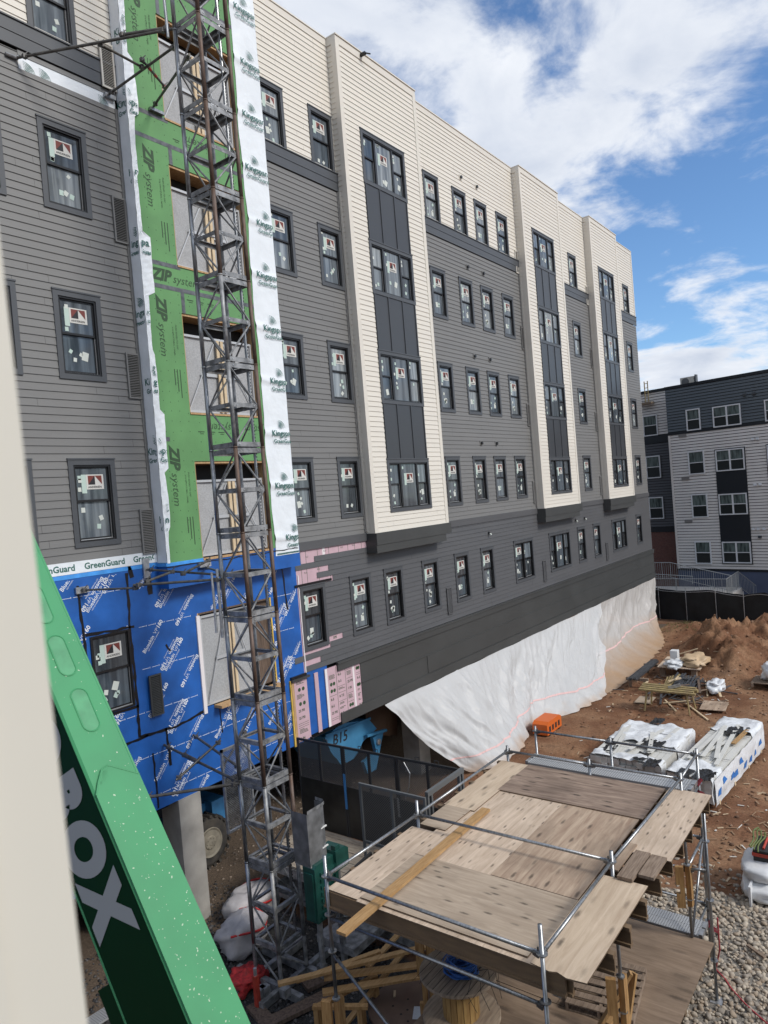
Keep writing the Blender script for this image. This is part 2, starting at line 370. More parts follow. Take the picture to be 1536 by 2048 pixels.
# ---- windows
def sticker_mesh(units, ih, seed, logo_unit):
    rnd = random.Random(seed); mb = MB()
    def card(cx, cz, w, h, a, m, y):
        c, s = math.cos(a), math.sin(a); U = V(c, 0, s); Vv = V(-s, 0, c); o = V(cx, y, cz) - U * w / 2 - Vv * h / 2
        mb.quad(o, o + U * w, o + U * w + Vv * h, o + Vv * h, m)
    for i, (x0, x1, kind, yu, yl) in enumerate(units):
        w = x1 - x0; y = yu - 0.006
        mid = ih * 0.52
        if i == logo_unit:
            lw = min(0.36, w * 0.56); lh = lw * 0.80; lx = x0 + w * 0.34; lz = (mid + ih * 0.16) if kind == 'h' else ih * 0.55
            if rnd.random() < 0.25: lx -= 0.04
            mb.quad(V(lx - 0.10, y + .002, lz - 0.07), V(lx - 0.0, y + .002, lz - 0.07), V(lx - 0.0, y + .002, lz + lh), V(lx - 0.10, y + .002, lz + lh), 1)
            mb.quad(V(lx, y, lz), V(lx + lw, y, lz), V(lx + lw, y, lz + lh), V(lx, y, lz + lh), 4)
            a, b, c = lw * 0.10, lw * 0.50, lw * 0.90; zb = lz + lh * 0.32; zt = lz + lh * 0.92; y2 = y - 0.002
            mb.quad(V(lx + a, y2, zb), V(lx + b, y2, zb), V(lx + b, y2, zt), V(lx + a, y2, zt), 2)
            mb.add([V(lx + a, y2 - .001, zb), V(lx + b, y2 - .001, zb), V(lx + b, y2 - .001, zt)], [(0, 1, 2)], 3)
            mb.add([V(lx + b, y2, zt), V(lx + c, y2, zb), V(lx + c, y2, zt)], [(0, 1, 2)], 2)
            mb.text('ANDERSEN', V(lx + lw * 0.08, y2, lz + lh * 0.09), X, Z, lw * 0.155, 3, bold=0.02)
        top = (ih - 0.07); 
        for _ in range(rnd.randint(1, 3)):
            card(x0 + w * rnd.uniform(.12, .22), rnd.uniform(mid + 0.08, top), .07, .08, rnd.uniform(-.05, .05), rnd.choice((0, 1)), y)
        yl2 = yl - 0.006
        for _ in range(rnd.randint(2, 4) if len(units) < 3 else rnd.randint(0, 2)):
            s_ = rnd.uniform(.06, .09)
            card(x0 + w * rnd.uniform(.2, .75), rnd.uniform(ih * .12, mid - .1), s_, s_ * 1.15, rnd.uniform(-.7, .7), rnd.choice((0, 0, 1)), yl2)
        if rnd.random() < 0.6: card(x0 + w * rnd.uniform(.35, .7), ih * rnd.uniform(.15, .35), .13, .17, rnd.uniform(-.5, .5), 0, yl2)
    return mb
def window_proto(kind, w, h, c=0.10, dep=0.06, casing=True):
    """local: origin at lower left of the casing, wall face y = 0"""
    mb = MB()
    if casing:
        p = -0.034
        mb.box(0, c, p, 0.0, 0, h); mb.box(w - c, w, p, 0.0, 0, h); mb.box(c, w - c, p, 0.0, h - c, h); mb.box(c, w - c, p, 0.0, 0, c)
        mb.box(-0.012, w + 0.012, p - 0.014, 0, h, h + 0.03)
    ix0, ix1, iz0, iz1 = (c, w - c, c, h - c) if casing else (0, w, 0, h)
    iw, ih = ix1 - ix0, iz1 - iz0
    fr = 0.035
    for a in ((ix0, ix0 + fr, iz0, iz1), (ix1 - fr, ix1, iz0, iz1), (ix0 + fr, ix1 - fr, iz0, iz0 + fr), (ix0 + fr, ix1 - fr, iz1 - fr, iz1)):
        mb.box(a[0], a[1], -0.012, 0.13, a[2], a[3], 1)
    fx0, fx1 = ix0 + fr, ix1 - fr
    if kind == 's': cuts = [(fx0, fx1, 'h')]
    elif kind == 'd': m_ = (fx0 + fx1) / 2; cuts = [(fx0, m_ - .04, 'h'), (m_ + .04, fx1, 'h')]
    else:
        a = (fx1 - fx0) * 0.275; cuts = [(fx0, fx0 + a - .04, 'h'), (fx0 + a + .04, fx1 - a - .04, 'f'), (fx1 - a + .04, fx1, 'h')]
    for i in range(len(cuts) - 1): mb.box(cuts[i][1], cuts[i + 1][0], -0.010, 0.13, iz0 + fr, iz1 - fr, 1)
    glass = []; units = []
    zb, zt = iz0 + fr, iz1 - fr; zm = zb + (zt - zb) * 0.52
    for a, b, k in cuts:
        if k == 'h':
            sw = 0.032
            for (z0, z1, y0) in ((zm, zt, dep * 0.45), (zb, zm + 0.03, dep)):
                mb.box(a, a + sw, y0, y0 + .03, z0, z1, 1); mb.box(b - sw, b, y0, y0 + .03, z0, z1, 1)
                mb.box(a + sw, b - sw, y0, y0 + .03, z0, z0 + sw * (1.3), 1); mb.box(a + sw, b - sw, y0, y0 + .03, z1 - sw, z1, 1)
                glass.append((a + sw, b - sw, y0 + .012, z0 + sw, z1 - sw))
            mb.box(b - .012, b - .004, dep - 0.012, dep, zb, zm, 2); mb.box(a, b, dep - 0.02, dep, zb, zb + .012, 2)
            units.append((a, b, 'h', dep * 0.45 + .012, dep + .012))
        else:
            glass.append((a, b, dep * 0.5, zb, zt)); units.append((a, b, 'f', dep * .5, dep * .5))
    return mb, glass, units, iz0, ih
PROTO = {}
def get_proto(kind, w, h, dep, casing=True):
    k = (kind, round(w, 2), round(h, 2), dep, casing)
    if k not in PROTO:
        mb, glass, units, iz0, ih = window_proto(kind, w, h, 0.10, dep, casing)
        fr = mb.build('window', [M_TRIM, M_BLACK, M_ALU]); frm = fr.data; bpy.data.objects.remove(fr)
        panes = []
        for a, b, y, z0, z1 in glass:
            g = MB(); g.box(a, b, y, y + .008, z0, z1); o = g.build('pane', M_GLASS); panes.append(o.data); bpy.data.objects.remove(o)
        st = []
        for sd in range(6):
            sm = sticker_mesh([(a, b, kk, yu, yl) for a, b, kk, yu, yl in units], ih, sd * 17 + int(w * 100), 1 if kind == 't' else 0)
            sm.v = [(x, y, z + iz0) for x, y, z in sm.v]
            o = sm.build('sticker', [M_STK, M_STK2, M_RED, M_INK, M_CARD]); st.append(o.data); bpy.data.objects.remove(o)
        PROTO[k] = (frm, panes, st)
    return PROTO[k]
_wc = [0]
def put_window(kind, x, w, z0, z1, y=0.0, dep=0.06, casing=True, parent=bld):
    frm, panes, st = get_proto(kind, w, z1 - z0, dep, casing)
    o = bpy.data.objects.new('window', frm); COL.objects.link(o); o.parent = parent; o.location = V(x, y, z0) - BASE[parent.name]
    _wc[0] += 1
    for i, p in enumerate(panes):
        q = bpy.data.objects.new('pane', p); COL.objects.link(q); q.parent = o
        q.material_slots[0].link = 'OBJECT'; q.material_slots[0].material = M_GLASSES[((0, 2, 4, 3, 2, 4, 0) if z0 > 11 else (1, 0, 3, 1, 2, 0, 1))[(_wc[0] * 5 + i * 3 + int(x * 2)) % 7]]  # upper storeys draw the paler glass: reflected sky and interior film as colour
    q = bpy.data.objects.new('sticker', st[(_wc[0] * 5 + int(x * 3)) % 6]); COL.objects.link(q); q.parent = o
    return o
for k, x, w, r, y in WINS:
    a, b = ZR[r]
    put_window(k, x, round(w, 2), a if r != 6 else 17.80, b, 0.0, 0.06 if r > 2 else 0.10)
put_window('s', 7.23, 0.83, 4.97, 6.50, -0.02, 0.05, casing=False)
# ---- finished cream bays
for (a, b), (t0, t1) in zip(BAYS, TRIX):
    mb = MB(); yb = -BD
    lap(mb, V(0, yb, 0), X, -Y, a + .14, b - .14, 7.70, 21.48, [(t0 + .02, t1 - .02, 8.27, 19.42)], seam=9)
    lap(mb, V(a, 0, 0), -Y, -X, 0.005, BD - .13, 7.70, 21.48); lap(mb, V(b, 0, 0), -Y, X, 0.005, BD - .13, 7.70, 21.48)
    mb.box(a + .03, b - .03, yb + .03, 0.02, 7.70, 8.24); mb.box(a + .03, b - .03, yb + .03, 0.02, 19.43, 21.6)
    mb.box(a + .03, t0 + .02, yb + .03, 0.02, 8.24, 19.43); mb.box(t1 - .02, b - .03, yb + .03, 0.02, 8.24, 19.43)
    mb.box(t0 + .02, t1 - .02, yb + .14, 0.02, 8.24, 19.43)
    by = part(mb, 'bay', M_CREAM)
    mb = MB(); e_ = 0.022
    for x0, x1 in ((a - e_, a + .14), (b - .14, b + e_)): mb.box(x0, x1, yb - e_, yb + .02, 7.70, 21.70)
    for x0, x1 in ((a - e_, a + .02), (b - .02, b + e_)): mb.box(x0, x1, yb + .021, yb + .14, 7.70, 21.70)
    mb.box(a - .028, a + .0, -0.10, -0.045, 7.75, 17.4)
    mb.build('corner_board', M_CREAM, by)
    mb = MB(); mb.box(a + .141, b - .141, yb - e_, yb + .02, 21.49, 21.70); mb.box(a - .03, b + .03, yb - .05, .02, 21.703, 21.738)
    mb.box(a - .021, a + .02, yb + .141, 0.0, 21.49, 21.70); mb.build('coping', M_CREAM, by)
    for r in (3, 4, 5):                                       # dark spandrels and battens between the stacked windows
        mb = MB()
        z0, z1 = 8.24 + 3.2 * (r - 3) + 1.55, 8.24 + 3.2 * (r - 2)
        mb.box(t0 + .02, t1 - .02, yb - .012, yb + .05, z0, z1)
        for fx in (0.03, 0.335, 0.665, 0.97):
            xx = t0 + (t1 - t0) * fx; mb.box(xx - .022, xx + .022, yb - .034, yb - .013, z0, z1)
        mb.build('spandrel', M_PANEL, by)
    mb = MB()
    mb.box(a - .03, b + .07, yb - .07, .02, 7.36, 7.698); mb.box(a - .03, b - .25, yb - .05, .02, 7.13, 7.359); 
    mb.build('skirt', M_FASC, by)
    for r in (3, 4, 5, 6):
        z0 = 8.24 + 3.2 * (r - 3)
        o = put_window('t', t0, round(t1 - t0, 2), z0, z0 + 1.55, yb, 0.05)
        BASE[o.name] = V(0, 0, 0)
# ---- wall vents, light boxes and sensors
def louvre(x0, x1, z0, z1, col, y=0.0, parent=bld):
    mb = MB(); f_ = .035
    mb.box(x0, x0 + f_, y - .03, y, z0, z1); mb.box(x1 - f_, x1, y - .03, y, z0, z1); mb.box(x0 + f_, x1 - f_, y - .03, y, z0, z0 + f_); mb.box(x0 + f_, x1 - f_, y - .03, y, z1 - f_, z1)
    mb.box(x0 + f_, x1 - f_, y - .004, y, z0 + f_, z1 - f_, 1)
    z = z0 + f_ + .01
    while z < z1 - f_ - .02:
        mb.obox((x0 + f_, y - .006, z + .02), (x1 - x0 - 2 * f_, 0, 0), (0, -.022, -.016), (0, 0, .006)); z += .034
    return part(mb, 'wall_vent', [col, M_VOID], parent=parent)
for z in (8.86, 12.05, 15.22, 18.32): louvre(8.53, 8.84, z - .93, z, M_GREY if z < 17 else M_CREAM, -.018 if z < 17 else -.052)
for x in (27.0, 34.7):
    for z in (8.86, 12.05, 15.2, 18.32): louvre(x - .02, x + .22, z - .93, z, M_GREY if z < 17 else M_CREAM, -.018)
for x in (19.82, 27.36, 34.82): louvre(x, x + .3, 4.64, 5.52, M_DARK, -.018)
louvre(8.38, 8.67, 4.63, 5.47, M_FASC, -.05)
for x in (22.97, 24.13):
    for z in (20.03, 16.79, 13.55, 10.38):
        mb = MB(); mb.box(x - .085, x + .085, -.03, 0, z - .085, z + .085); mb.lathe((x, -.03, z), -Y, [(.06, 0), (.055, .05), (.02, .052)], 12, 1); part(mb, 'vent_cap', [M_CREAM if z > 18 else M_GREY, M_BLACK])
for x, z in ((23.0, 7.08), (31.2, 6.93), (32.3, 6.95)):
    mb = MB(); mb.lathe((x, -.0, z), -Y, [(.05, 0), (.05, .06), (.02, .1)], 10); mb.tube((x, -.06, z), (x, -.12, z - .08), .035, 8, 1); part(mb, 'wall_lamp', [M_BLACK, M_STK])
mb = MB(); mb.tube((17.0, -.35, 21.62), (17.0, -.52, 21.62), .055, 10); mb.tube((17.0, -.52, 21.62), (17.12, -.62, 21.6), .02, 8); part(mb, 'roof_camera', M_BLACK)
mb = MB()
for x0, x1, z0, z1 in ((8.80, 8.86, 7.97, 17.06),): mb.box(x0, x1, -.03, -.001, z0, z1)
part(mb, 'corner_trim', M_GREY)
for x in (15.80, 27.19, 34.91): mb = MB(); mb.box(x - .02, x + .04, -.03, -.001, 7.75, 17.4); part(mb, 'corner_trim', M_GREY)
# ---- open ground storey
for x, y in ((8.85, -.03), (17.75, .10), (25.5, .1), (34.0, .1)):
    mb = MB(); mb.box(x, x + .56, y, y + .62, -0.1, 2.72); part(mb, 'column', M_CONC)
for x in (3, 12, 21, 30, 38):
    mb = MB(); mb.box(x, x + .6, 9.0, 9.6, -0.1, 2.55); part(mb, 'column', M_CONC)
# ---- unfinished bay: green sheathing, openings, wraps
ZX0, ZX1, OX0, OX1 = 8.88, 12.72, 9.78, 11.86
OPZ = [(17.12, 19.33), (14.0, 16.15), (10.85, 12.98), (7.70, 9.80)]
mb = MB(); yb = -BD
mb.box(ZX0, OX0, yb, yb + .02, 7.70, 21.7); mb.box(OX1, ZX1, yb, yb + .02, 7.70, 21.7)
zz = [21.7] + [q for a, b in OPZ for q in (b, a)] + [7.70]
for i in range(0, len(zz), 2):
    if zz[i] - zz[i + 1] > .01: mb.box(OX0, OX1, yb, yb + .02, zz[i + 1], zz[i])
mb.box(ZX0, ZX0 + .02, yb + .02, 0, 7.7, 21.7); mb.box(ZX1 - .02, ZX1, yb + .02, 0, 7.7, 21.7); mb.box(ZX0, ZX1, yb + .02, 0, 21.66, 21.7)
y1 = yb - .003
for a, b in OPZ:                                              # timber reveals
    mb.box(OX0, OX1, yb + .021, 0.12, b - .05, b, 3); mb.box(OX0, OX0 + .03, yb + .021, .12, a, b - .05, 3); mb.box(OX1 - .03, OX1, yb + .021, .12, a, b - .05, 3); mb.box(OX0, OX1, yb - .02, .12, a - .04, a, 3)
for z0, x0, x1 in ((17.02, 8.95, 9.85), (16.50, 8.95, 12.2), (13.90, 8.95, 9.85), (13.42, 8.95, 12.2), (10.22, 8.95, 9.2), (20.0, 8.95, 12.2)):
    mb.box(x0, x1, yb - .004, yb, z0, z0 + .09, 2)
for z0, z1 in ((16.15, 16.5), (12.98, 13.42), (19.33, 20.0)):
    mb.box(9.80, 9.89, yb - .0042, yb, z0, z1, 2); mb.box(11.95, 12.04, yb - .0042, yb, z0, z1, 2)
mb.box(8.9, 9.0, yb - .0045, yb, 17.3, 21.6, 2)
for zt in (19.75, 16.35, 13.25, 10.12):                       # board print, reading downwards
    mb.text('ZIP', V(9.17, y1, zt), -Z, X, 0.33, 1, bold=0.05, shear=0.25); mb.text('system', V(9.17, y1, zt - .55), -Z, X, 0.25, 1, shear=0.25)
    for j in range(3): mb.box(9.60 - .07 * j, 9.62 - .07 * j, y1, yb, zt - 2.1 + .13 * j, zt - 1.5, 1)
    mb.text('PUSH EDGES TO GAP', V(9.58, y1, zt - .55), -Z, X, 0.055, 1); mb.text('5/16 STRUCTURAL 1 PANEL', V(9.50, y1, zt - .6), -Z, X, 0.05, 1)
mb.text('ZIP', V(9.10, y1, 13.60), X, Z, 0.33, 1, bold=0.05, shear=0.25); mb.text('system', V(9.62, y1, 13.60), X, Z, 0.25, 1, shear=0.25)
for xs, zs in ((11.0, 16.92), (12.1, 16.92), (10.9, 10.62), (12.0, 10.62), (11.4, 20.7)):
    mb.text('system', V(xs, y1, zs), -X, -Z, 0.25, 1, shear=0.25)
for zs in (16.75, 13.3, 10.45):
    for j in range(3):
        mb.box(9.95 + j * .28, 10.12 + j * .28, y1, yb, zs - .02, zs, 1); mb.box(10.0 + j * .28, 10.10 + j * .28, y1, yb, zs - .06, zs - .045, 1)
rn = random.Random(3); z = 7.9
while z < 21.6:
    for x in (9.12, 9.3, 9.5, 9.72, 11.92, 12.05):
        if rn.random() < .85: xx, q = x + rn.uniform(-.01, .01), z + rn.uniform(-.02, .02); mb.box(xx, xx + .014, yb - .002, yb, q, q + .018, 1)
    if not any(a < z < b for a, b in OPZ):
        for x in (10.0, 10.2, 10.4, 10.6, 10.85, 11.1, 11.4, 11.65): mb.box(x, x + .014, yb - .002, yb, z, z + .018, 1)
    z += .21
bay0 = part(mb, 'bay', [M_ZIP, M_ZIPINK, M_TAPE, M_PINE], 'unfinished bay in green sheathing boards')
BASE[bay0.name] = BASE[bld.name]
# ---- white house wrap around the unfinished bay
def lion(mb, o, U, Vv, s, m):                                 # mane strokes of the printed lion head
    for k in range(6):
        p = []; r = .30 + .11 * k
        for i in range(6):
            t = 0.25 + i * .27; p.append((.30 + r * .85 * math.cos(t) * .9, -.05 + r * .75 * math.sin(t)))
        for (x0, y0), (x1, y1), i in zip(p[:-1], p[1:], range(5)):
            w = .026 * math.sin((i + .8) / 5.4 * math.pi)
            a = o + U * (x0 * s) + Vv * (y0 * s); b = o + U * (x1 * s) + Vv * (y1 * s); n = (U * -(y1 - y0) + Vv * (x1 - x0)).normalized() * w * s
            mb.quad(a - n, b - n, b + n, a + n, m)
def kmark(mb, o, U, Vv, s, clip, m=1):
    mb.text('Kingspan', o, U, Vv, .20 * s, m, bold=.018, clip=clip); mb.text('GreenGuard', o + U * .04 * s - Vv * .17 * s, U, Vv, .135 * s, m, bold=.022, clip=clip)
    t = MB(); lion(t, o + U * .12 * s + Vv * .17 * s, U, Vv, .36 * s, m)
    for f in t.f:
        if all(clip(Vector(t.v[i])) for i in f): mb.add([t.v[i] for i in f], [tuple(range(len(f)))], m)
rw = random.Random(11)
def strip_edge(z): return 11.92 + .022 * math.sin(z * 1.7) + .012 * math.sin(z * 4.1 + 1)
mb = MB()
def fr_(u, v):
    z = 7.50 + v * 14.2; x0, x1 = strip_edge(z), 12.735; x = x0 + (x1 - x0) * u
    fold = max(0, math.sin(z * 4.95)) ** 14
    return V(x, yb - .010 - .035 * fold * (1 - .6 * u) - .006 * math.sin(x * 13 + z * 3) * math.sin(z * 7 + x * 4), z + .03 * fold * math.sin(x * 5))
mb.grid(fr_, 8, 240)
mb.quad((12.735, yb - .01, 7.5), (12.735, 0, 7.5), (12.735, 0, 21.7), (12.735, yb - .01, 21.7))
zt = 20.55; k = 0
while zt > 7.6:
    ox = 11.93 + (.10, .16, .06, .0, .20, .04)[k % 6] + .015 * k
    kmark(mb, V(ox, yb - .050, zt), X, Z, 1.0, lambda p: strip_edge(p.z) + .01 < p.x < 12.73); zt -= 1.27; k += 1
for i in range(34): x = 11.98 + i * .022; mb.box(x, x + .012, yb - .022, yb - .018, 7.52, 7.56, 1)
w1 = mb.build('house_wrap', [M_WRAP, M_WRAPINK], bld, smooth=False); w1['label'] = 'white printed house wrap on the right edge of the green bay'
for p in w1.data.polygons: p.use_smooth = (p.material_index == 0 and len(p.vertices) == 4 and p.area < .05)
mb = MB()
mb.grid(lambda u, v: V(8.868 + .004 * math.sin(v * 150 + u * 3), -BD * u - .005 + .0 * v, 7.72 + 14 * v), 4, 90)
def ledge(z):
    r = (.10, .16, .30, .16, .12, .34)[int(z * .83) % 6]; return 8.88 + r * .75 + .012 * math.sin(z * 3)
def fl_(u, v):
    z = 7.70 + v * 14; return V(8.868 + (ledge(z) - 8.868) * u, yb - .012 - .03 * u * max(0, math.sin(z * 2.3)) - .005 * math.sin(z * 17 + u * 5), z)
mb.grid(fl_, 3, 150)
zt = 19.9; k = 0
while zt > 7.6:
    sh = (.18, .42, .30, .50, .25)[k % 5]
    kmark(mb, V(8.862, .33 - sh - .03, zt), -Y, Z, 1.0, lambda p: -BD + .01 < p.y < -.01)
    kmark(mb, V(8.87 - BD + sh - .36 + .03, yb - .045, zt), X, Z, 1.0, lambda p: 8.885 < p.x < ledge(p.z) - .015)
    zt -= 1.42; k += 1
o = mb.build('house_wrap', [M_WRAP, M_WRAPINK], bld); o['label'] = 'white printed house wrap on the left corner of the green bay'
mb = MB(); mb.box(-3, 8.86, -.012, -.003, 7.74, 7.975)
gw = text_geo('GreenGuard', .02)[2]
for xs in (4.1, 5.15, 6.2, 7.25, 8.3): mb.text('GreenGuard', V(xs, -.0135, 7.80), X, Z, 0.86 / gw, 1, bold=.03, clip=lambda p: p.x < 8.84)
o = mb.build('house_wrap', [M_WRAP, M_WRAPINK], bld)
mb = MB(); mb.box(6.86, 8.82, -.004, .0, 17.05, 17.31)
for xs in (7.25, 8.45, 6.95): lion(mb, V(xs - .1, -.006, 17.02), X, Z, .34, 1)
o = mb.build('house_wrap', [M_WRAP, M_WRAPINK], bld)
# ---- blue membrane
mb = MB(); B = (9.75, 11.92, 4.42, 6.50)
def rects(x0, x1, z0, z1, holes):
    xs = sorted({x0, x1, *[h[i] for h in holes for i in (0, 1)]}); zs = sorted({z0, z1, *[h[i] for h in holes for i in (2, 3)]})
    for a, b in zip(xs[:-1], xs[1:]):
        for c, d in zip(zs[:-1], zs[1:]):
            if not any(h[0] <= a and b <= h[1] and h[2] <= c and d <= h[3] for h in holes): yield a, b, c, d
for a, b, c, d in rects(-3, 12.9, 2.72, 7.74, [B, (7.23, 8.06, 4.97, 6.5)]): mb.box(a, b, 0.0, .13, c, d)
mb.box(12.9, 13.75, 0.0, .02, 2.8, 4.42)
mb.box(ZX0 - .02, ZX1 + .03, -BD - .004, -.001, 7.18, 7.695)
mb.box(-3, 8.88, -.006, -.0005, 7.655, 7.735, 2); mb.box(8.84, 9.8, -BD - .012, -.002, 7.64, 7.71, 2)
rb = random.Random(5); cs, sn = math.cos(R_(50)), math.sin(R_(50)); Ub, Vb = V(cs, 0, sn), V(-sn, 0, cs)
OKB = lambda p: p.z > 2.75 and p.z < 7.63 and p.x < 12.86 and not (B[0] - .02 < p.x < B[1] + .02 and B[2] - .02 < p.z < B[3] + .02) and not (7.2 < p.x < 8.09 and 4.94 < p.z < 6.53)
i = 0
for col in range(12):
    for row in range(10):
        x = 5.65 + col * .80 + (row % 2) * .34; z = 2.62 + row * .66 + (col % 3) * .19
        fl = -1 if (row + col) % 2 else 1
        o_ = V(x, -.003, z)
        mb.text('Blueskin', o_, Ub * fl, Vb * fl, .118, 1, bold=.012, clip=OKB); mb.text('VP', o_ + Ub * fl * .44, Ub * fl, Vb * fl, .118, 1, bold=-.012, clip=OKB)
        mb.text('160', o_ + Ub * fl * .575, Ub * fl, Vb * fl, .122, 1, bold=.03, clip=OKB); mb.text('SELF ADHERED AIR BARRIER', o_ + Ub * fl * .08 - Vb * fl * .05, Ub * fl, Vb * fl, .036, 1, clip=OKB)
for z in (3.02, 3.85, 4.75, 5.62, 6.48, 7.3):
    x = 5.0
    while x < 12.8:
        if OKB(V(x, 0, z)) and OKB(V(x + .2, 0, z)): mb.box(x, x + .16, -.002, 0, z - .004, z + .004, 1); mb.box(x + .17, x + .18, -.002, 0, z - .012, z + .018, 1)
        x += .22
o = part(mb, 'membrane', [M_BLUE, M_BTXT, M_LBLUE], 'blue air barrier membrane printed with white lettering')
def stroke(mb, pts, w, y=-.006, m=0, seed=0):
    r = random.Random(seed); P = []
    for (x0, z0), (x1, z1) in zip(pts[:-1], pts[1:]):
        n = max(2, int(math.hypot(x1 - x0, z1 - z0) / .12))
        P += [(x0 + (x1 - x0) * i / n + r.uniform(-.012, .012), z0 + (z1 - z0) * i / n + r.uniform(-.012, .012), w * r.uniform(.6, 1.35)) for i in range(n)]
    P.append((*pts[-1], w))
    for (x0, z0, a), (x1, z1, b) in zip(P[:-1], P[1:]):
        d = V(x1 - x0, 0, z1 - z0).normalized(); n = V(-d.z, 0, d.x)
        p, q = V(x0, y, z0), V(x1, y, z1); mb.quad(p - n * a / 2, q - n * b / 2, q + n * b / 2, p + n * a / 2, m)
mb = MB()
for i, (p, w) in enumerate((([(7.08, 7.5), (7.12, 6.5), (7.2, 5.0), (7.22, 4.5)], .05), ([(8.14, 7.6), (8.10, 6.6), (8.12, 4.9), (8.1, 4.3)], .06), ([(8.1, 4.3), (9.0, 4.25), (9.72, 4.36)], .06),
        ([(8.72, 4.3), (8.75, 3.9), (8.76, 3.5)], .06), ([(8.37, 3.9), (8.38, 2.75)], .04), ([(7.15, 6.55), (8.2, 6.52)], .05), ([(7.2, 4.93), (8.15, 4.93)], .05), ([(10.15, 4.38), (10.16, 3.75)], .04), ([(12.42, 7.12), (12.5, 6.1)], .05), ([(12.0, 3.9), (12.02, 2.9)], .03),
        ([(8.62, 7.6), (8.64, 7.1)], .10), ([(9.8, 7.62), (9.83, 7.4)], .05), ([(8.9, 6.0), (9.0, 5.85)], .04), ([(8.3, 4.28), (6, 4.2)], .05))):
    mb = MB(); stroke(mb, p, w, seed=i); part(mb, 'sealant', M_TAR)
mb = MB()
part(mb, 'sealant', M_TAR); mb = MB()
stroke(mb, [(8.84, 7.62), (12.7, 7.62)], .02, y=-BD - .016); stroke(mb, [(8.2, 7.74), (8.25, 7.5)], .09, seed=40)
mb.box(12.38, 12.92, -.06, -.002, 4.36, 4.42, 0); mb.box(12.8, 14.2, -.03, -.012, 6.60, 6.66, 0)
part(mb, 'sealant', M_TAR)
# ---- pink foam left bare
mb = MB()
for a, b, c, d in rects(12.9, 15.86, 4.41, 7.5, [(13.03, 13.85, 5.0, 6.5), (15.0, 15.8, 5.0, 6.5)]): mb.box(a, b, .004, .12, c, d)
mb.box(12.46, 12.93, -.03, -.001, 2.76, 4.34); mb.box(13.22, 13.36, -.03, -.001, 2.78, 4.32); mb.box(13.62, 15.06, -.03, -.001, 2.80, 4.32)
for x in (14.05, 14.42): mb.box(x, x + .012, -.032, -.03, 2.85, 4.3, 1)
rp = random.Random(9)
def print_block(x0, x1, z0, z1, y):
    z = z1 - .05
    while z > z0 + .05:
        t = rp.random(); w = (x1 - x0)
        if t < .25: mb.box(x0 + .02, x1 - .02, y - .002, y, z, z + .008, 1); z -= .05
        elif t < .4: mb.lathe((x0 + w * .35, y, z - .05), -Y, [(.05, 0), (.05, .002)], 12, 1); mb.lathe((x0 + w * .7, y, z - .05), -Y, [(.05, 0), (.05, .002)], 12, 1); z -= .18
        elif t < .7:
            for j in range(rp.randint(2, 4)): mb.box(x0 + .04, x0 + w * rp.uniform(.5, .9), y - .002, y, z, z + .014, 1); z -= .03
            z -= .06
        else: mb.text(rp.choice(('R-5', '1 IN', 'XPS', '25 PSI', 'R 7.5')), V(x0 + .05, y - .002, z - .07), X, Z, .09, 1, bold=.03); z -= .18
print_block(12.5, 12.9, 2.8, 4.3, -.03)
for a, b in ((13.72, 14.04), (14.07, 14.41), (14.44, 14.72), (14.85, 15.05)): print_block(a, b, 2.85, 4.15, -.03)
for x in (13.1, 13.3, 13.75, 14.2, 14.6, 15.0, 15.3, 15.6): mb.box(x, x + .012, .0025, .004, 6.5, 7.5, 1)
for x, z in ((13.3, 7.3), (14.0, 7.38), (14.7, 7.4), (15.2, 7.41), (13.2, 6.9), (13.7, 6.93)): mb.text('R-5', V(x, .002, z), X, Z, .07, 1)
mb.text('XPS', V(14.1, .002, 5.03), X, Z, .09, 1, bold=.03)
mb.box(13.62, 13.71, -.034, -.031, 2.8, 4.32, 2); mb.box(14.73, 14.80, -.034, -.031, 2.85, 4.3, 2); mb.box(13.95, 14.05, .002, .004, 7.3, 7.5, 2)
part(mb, 'foam_board', [M_PINK, M_ZIPINK, M_WSTRIP], 'bare pink foam insulation boards with black print')
mb = MB(); mb.box(12.33, 12.44, -.04, 0, 2.7, 4.34); mb.box(12.37, 12.45, -.05, -.041, 2.7, 4.3, 1); part(mb, 'foam_edge', [M_YEL, M_PINE])
mb = MB(); mb.box(12.36, 13.0, -.10, -.002, 4.30, 4.355); part(mb, 'flashing', M_FASC)
mb = MB(); mb.box(12.93, 12.96, -.02, 0, 4.41, 6.9); part(mb, 'flashing', M_WSTRIP)
# blue opening: reveals, sill timber, yellow foam edge, plastic
M_OLDWOOD = mat('weathered_wood', (0.16, 0.11, 0.08), 0.85, col2=(0.08, 0.055, 0.04), vs=4, stretch=(7, 7, 1))
mb = MB(); mb.box(9.75, 9.78, 0.0, .5, 4.42, 6.5); mb.box(11.45, 11.9, .10, .16, 4.45, 6.48, 1); mb.box(11.89, 11.93, -.03, .3, 4.45, 6.5, 2); mb.box(9.7, 9.79, -.035, 0, 4.3, 6.45, 3)
mb.box(10.0, 11.95, -.26, .3, 4.36, 4.42, 0); mb.box(9.78, 11.92, 0, .3, 6.46, 6.5, 1)
part(mb, 'opening_frame', [M_PINE, M_OLDWOOD, M_YEL, M_WSTRIP])

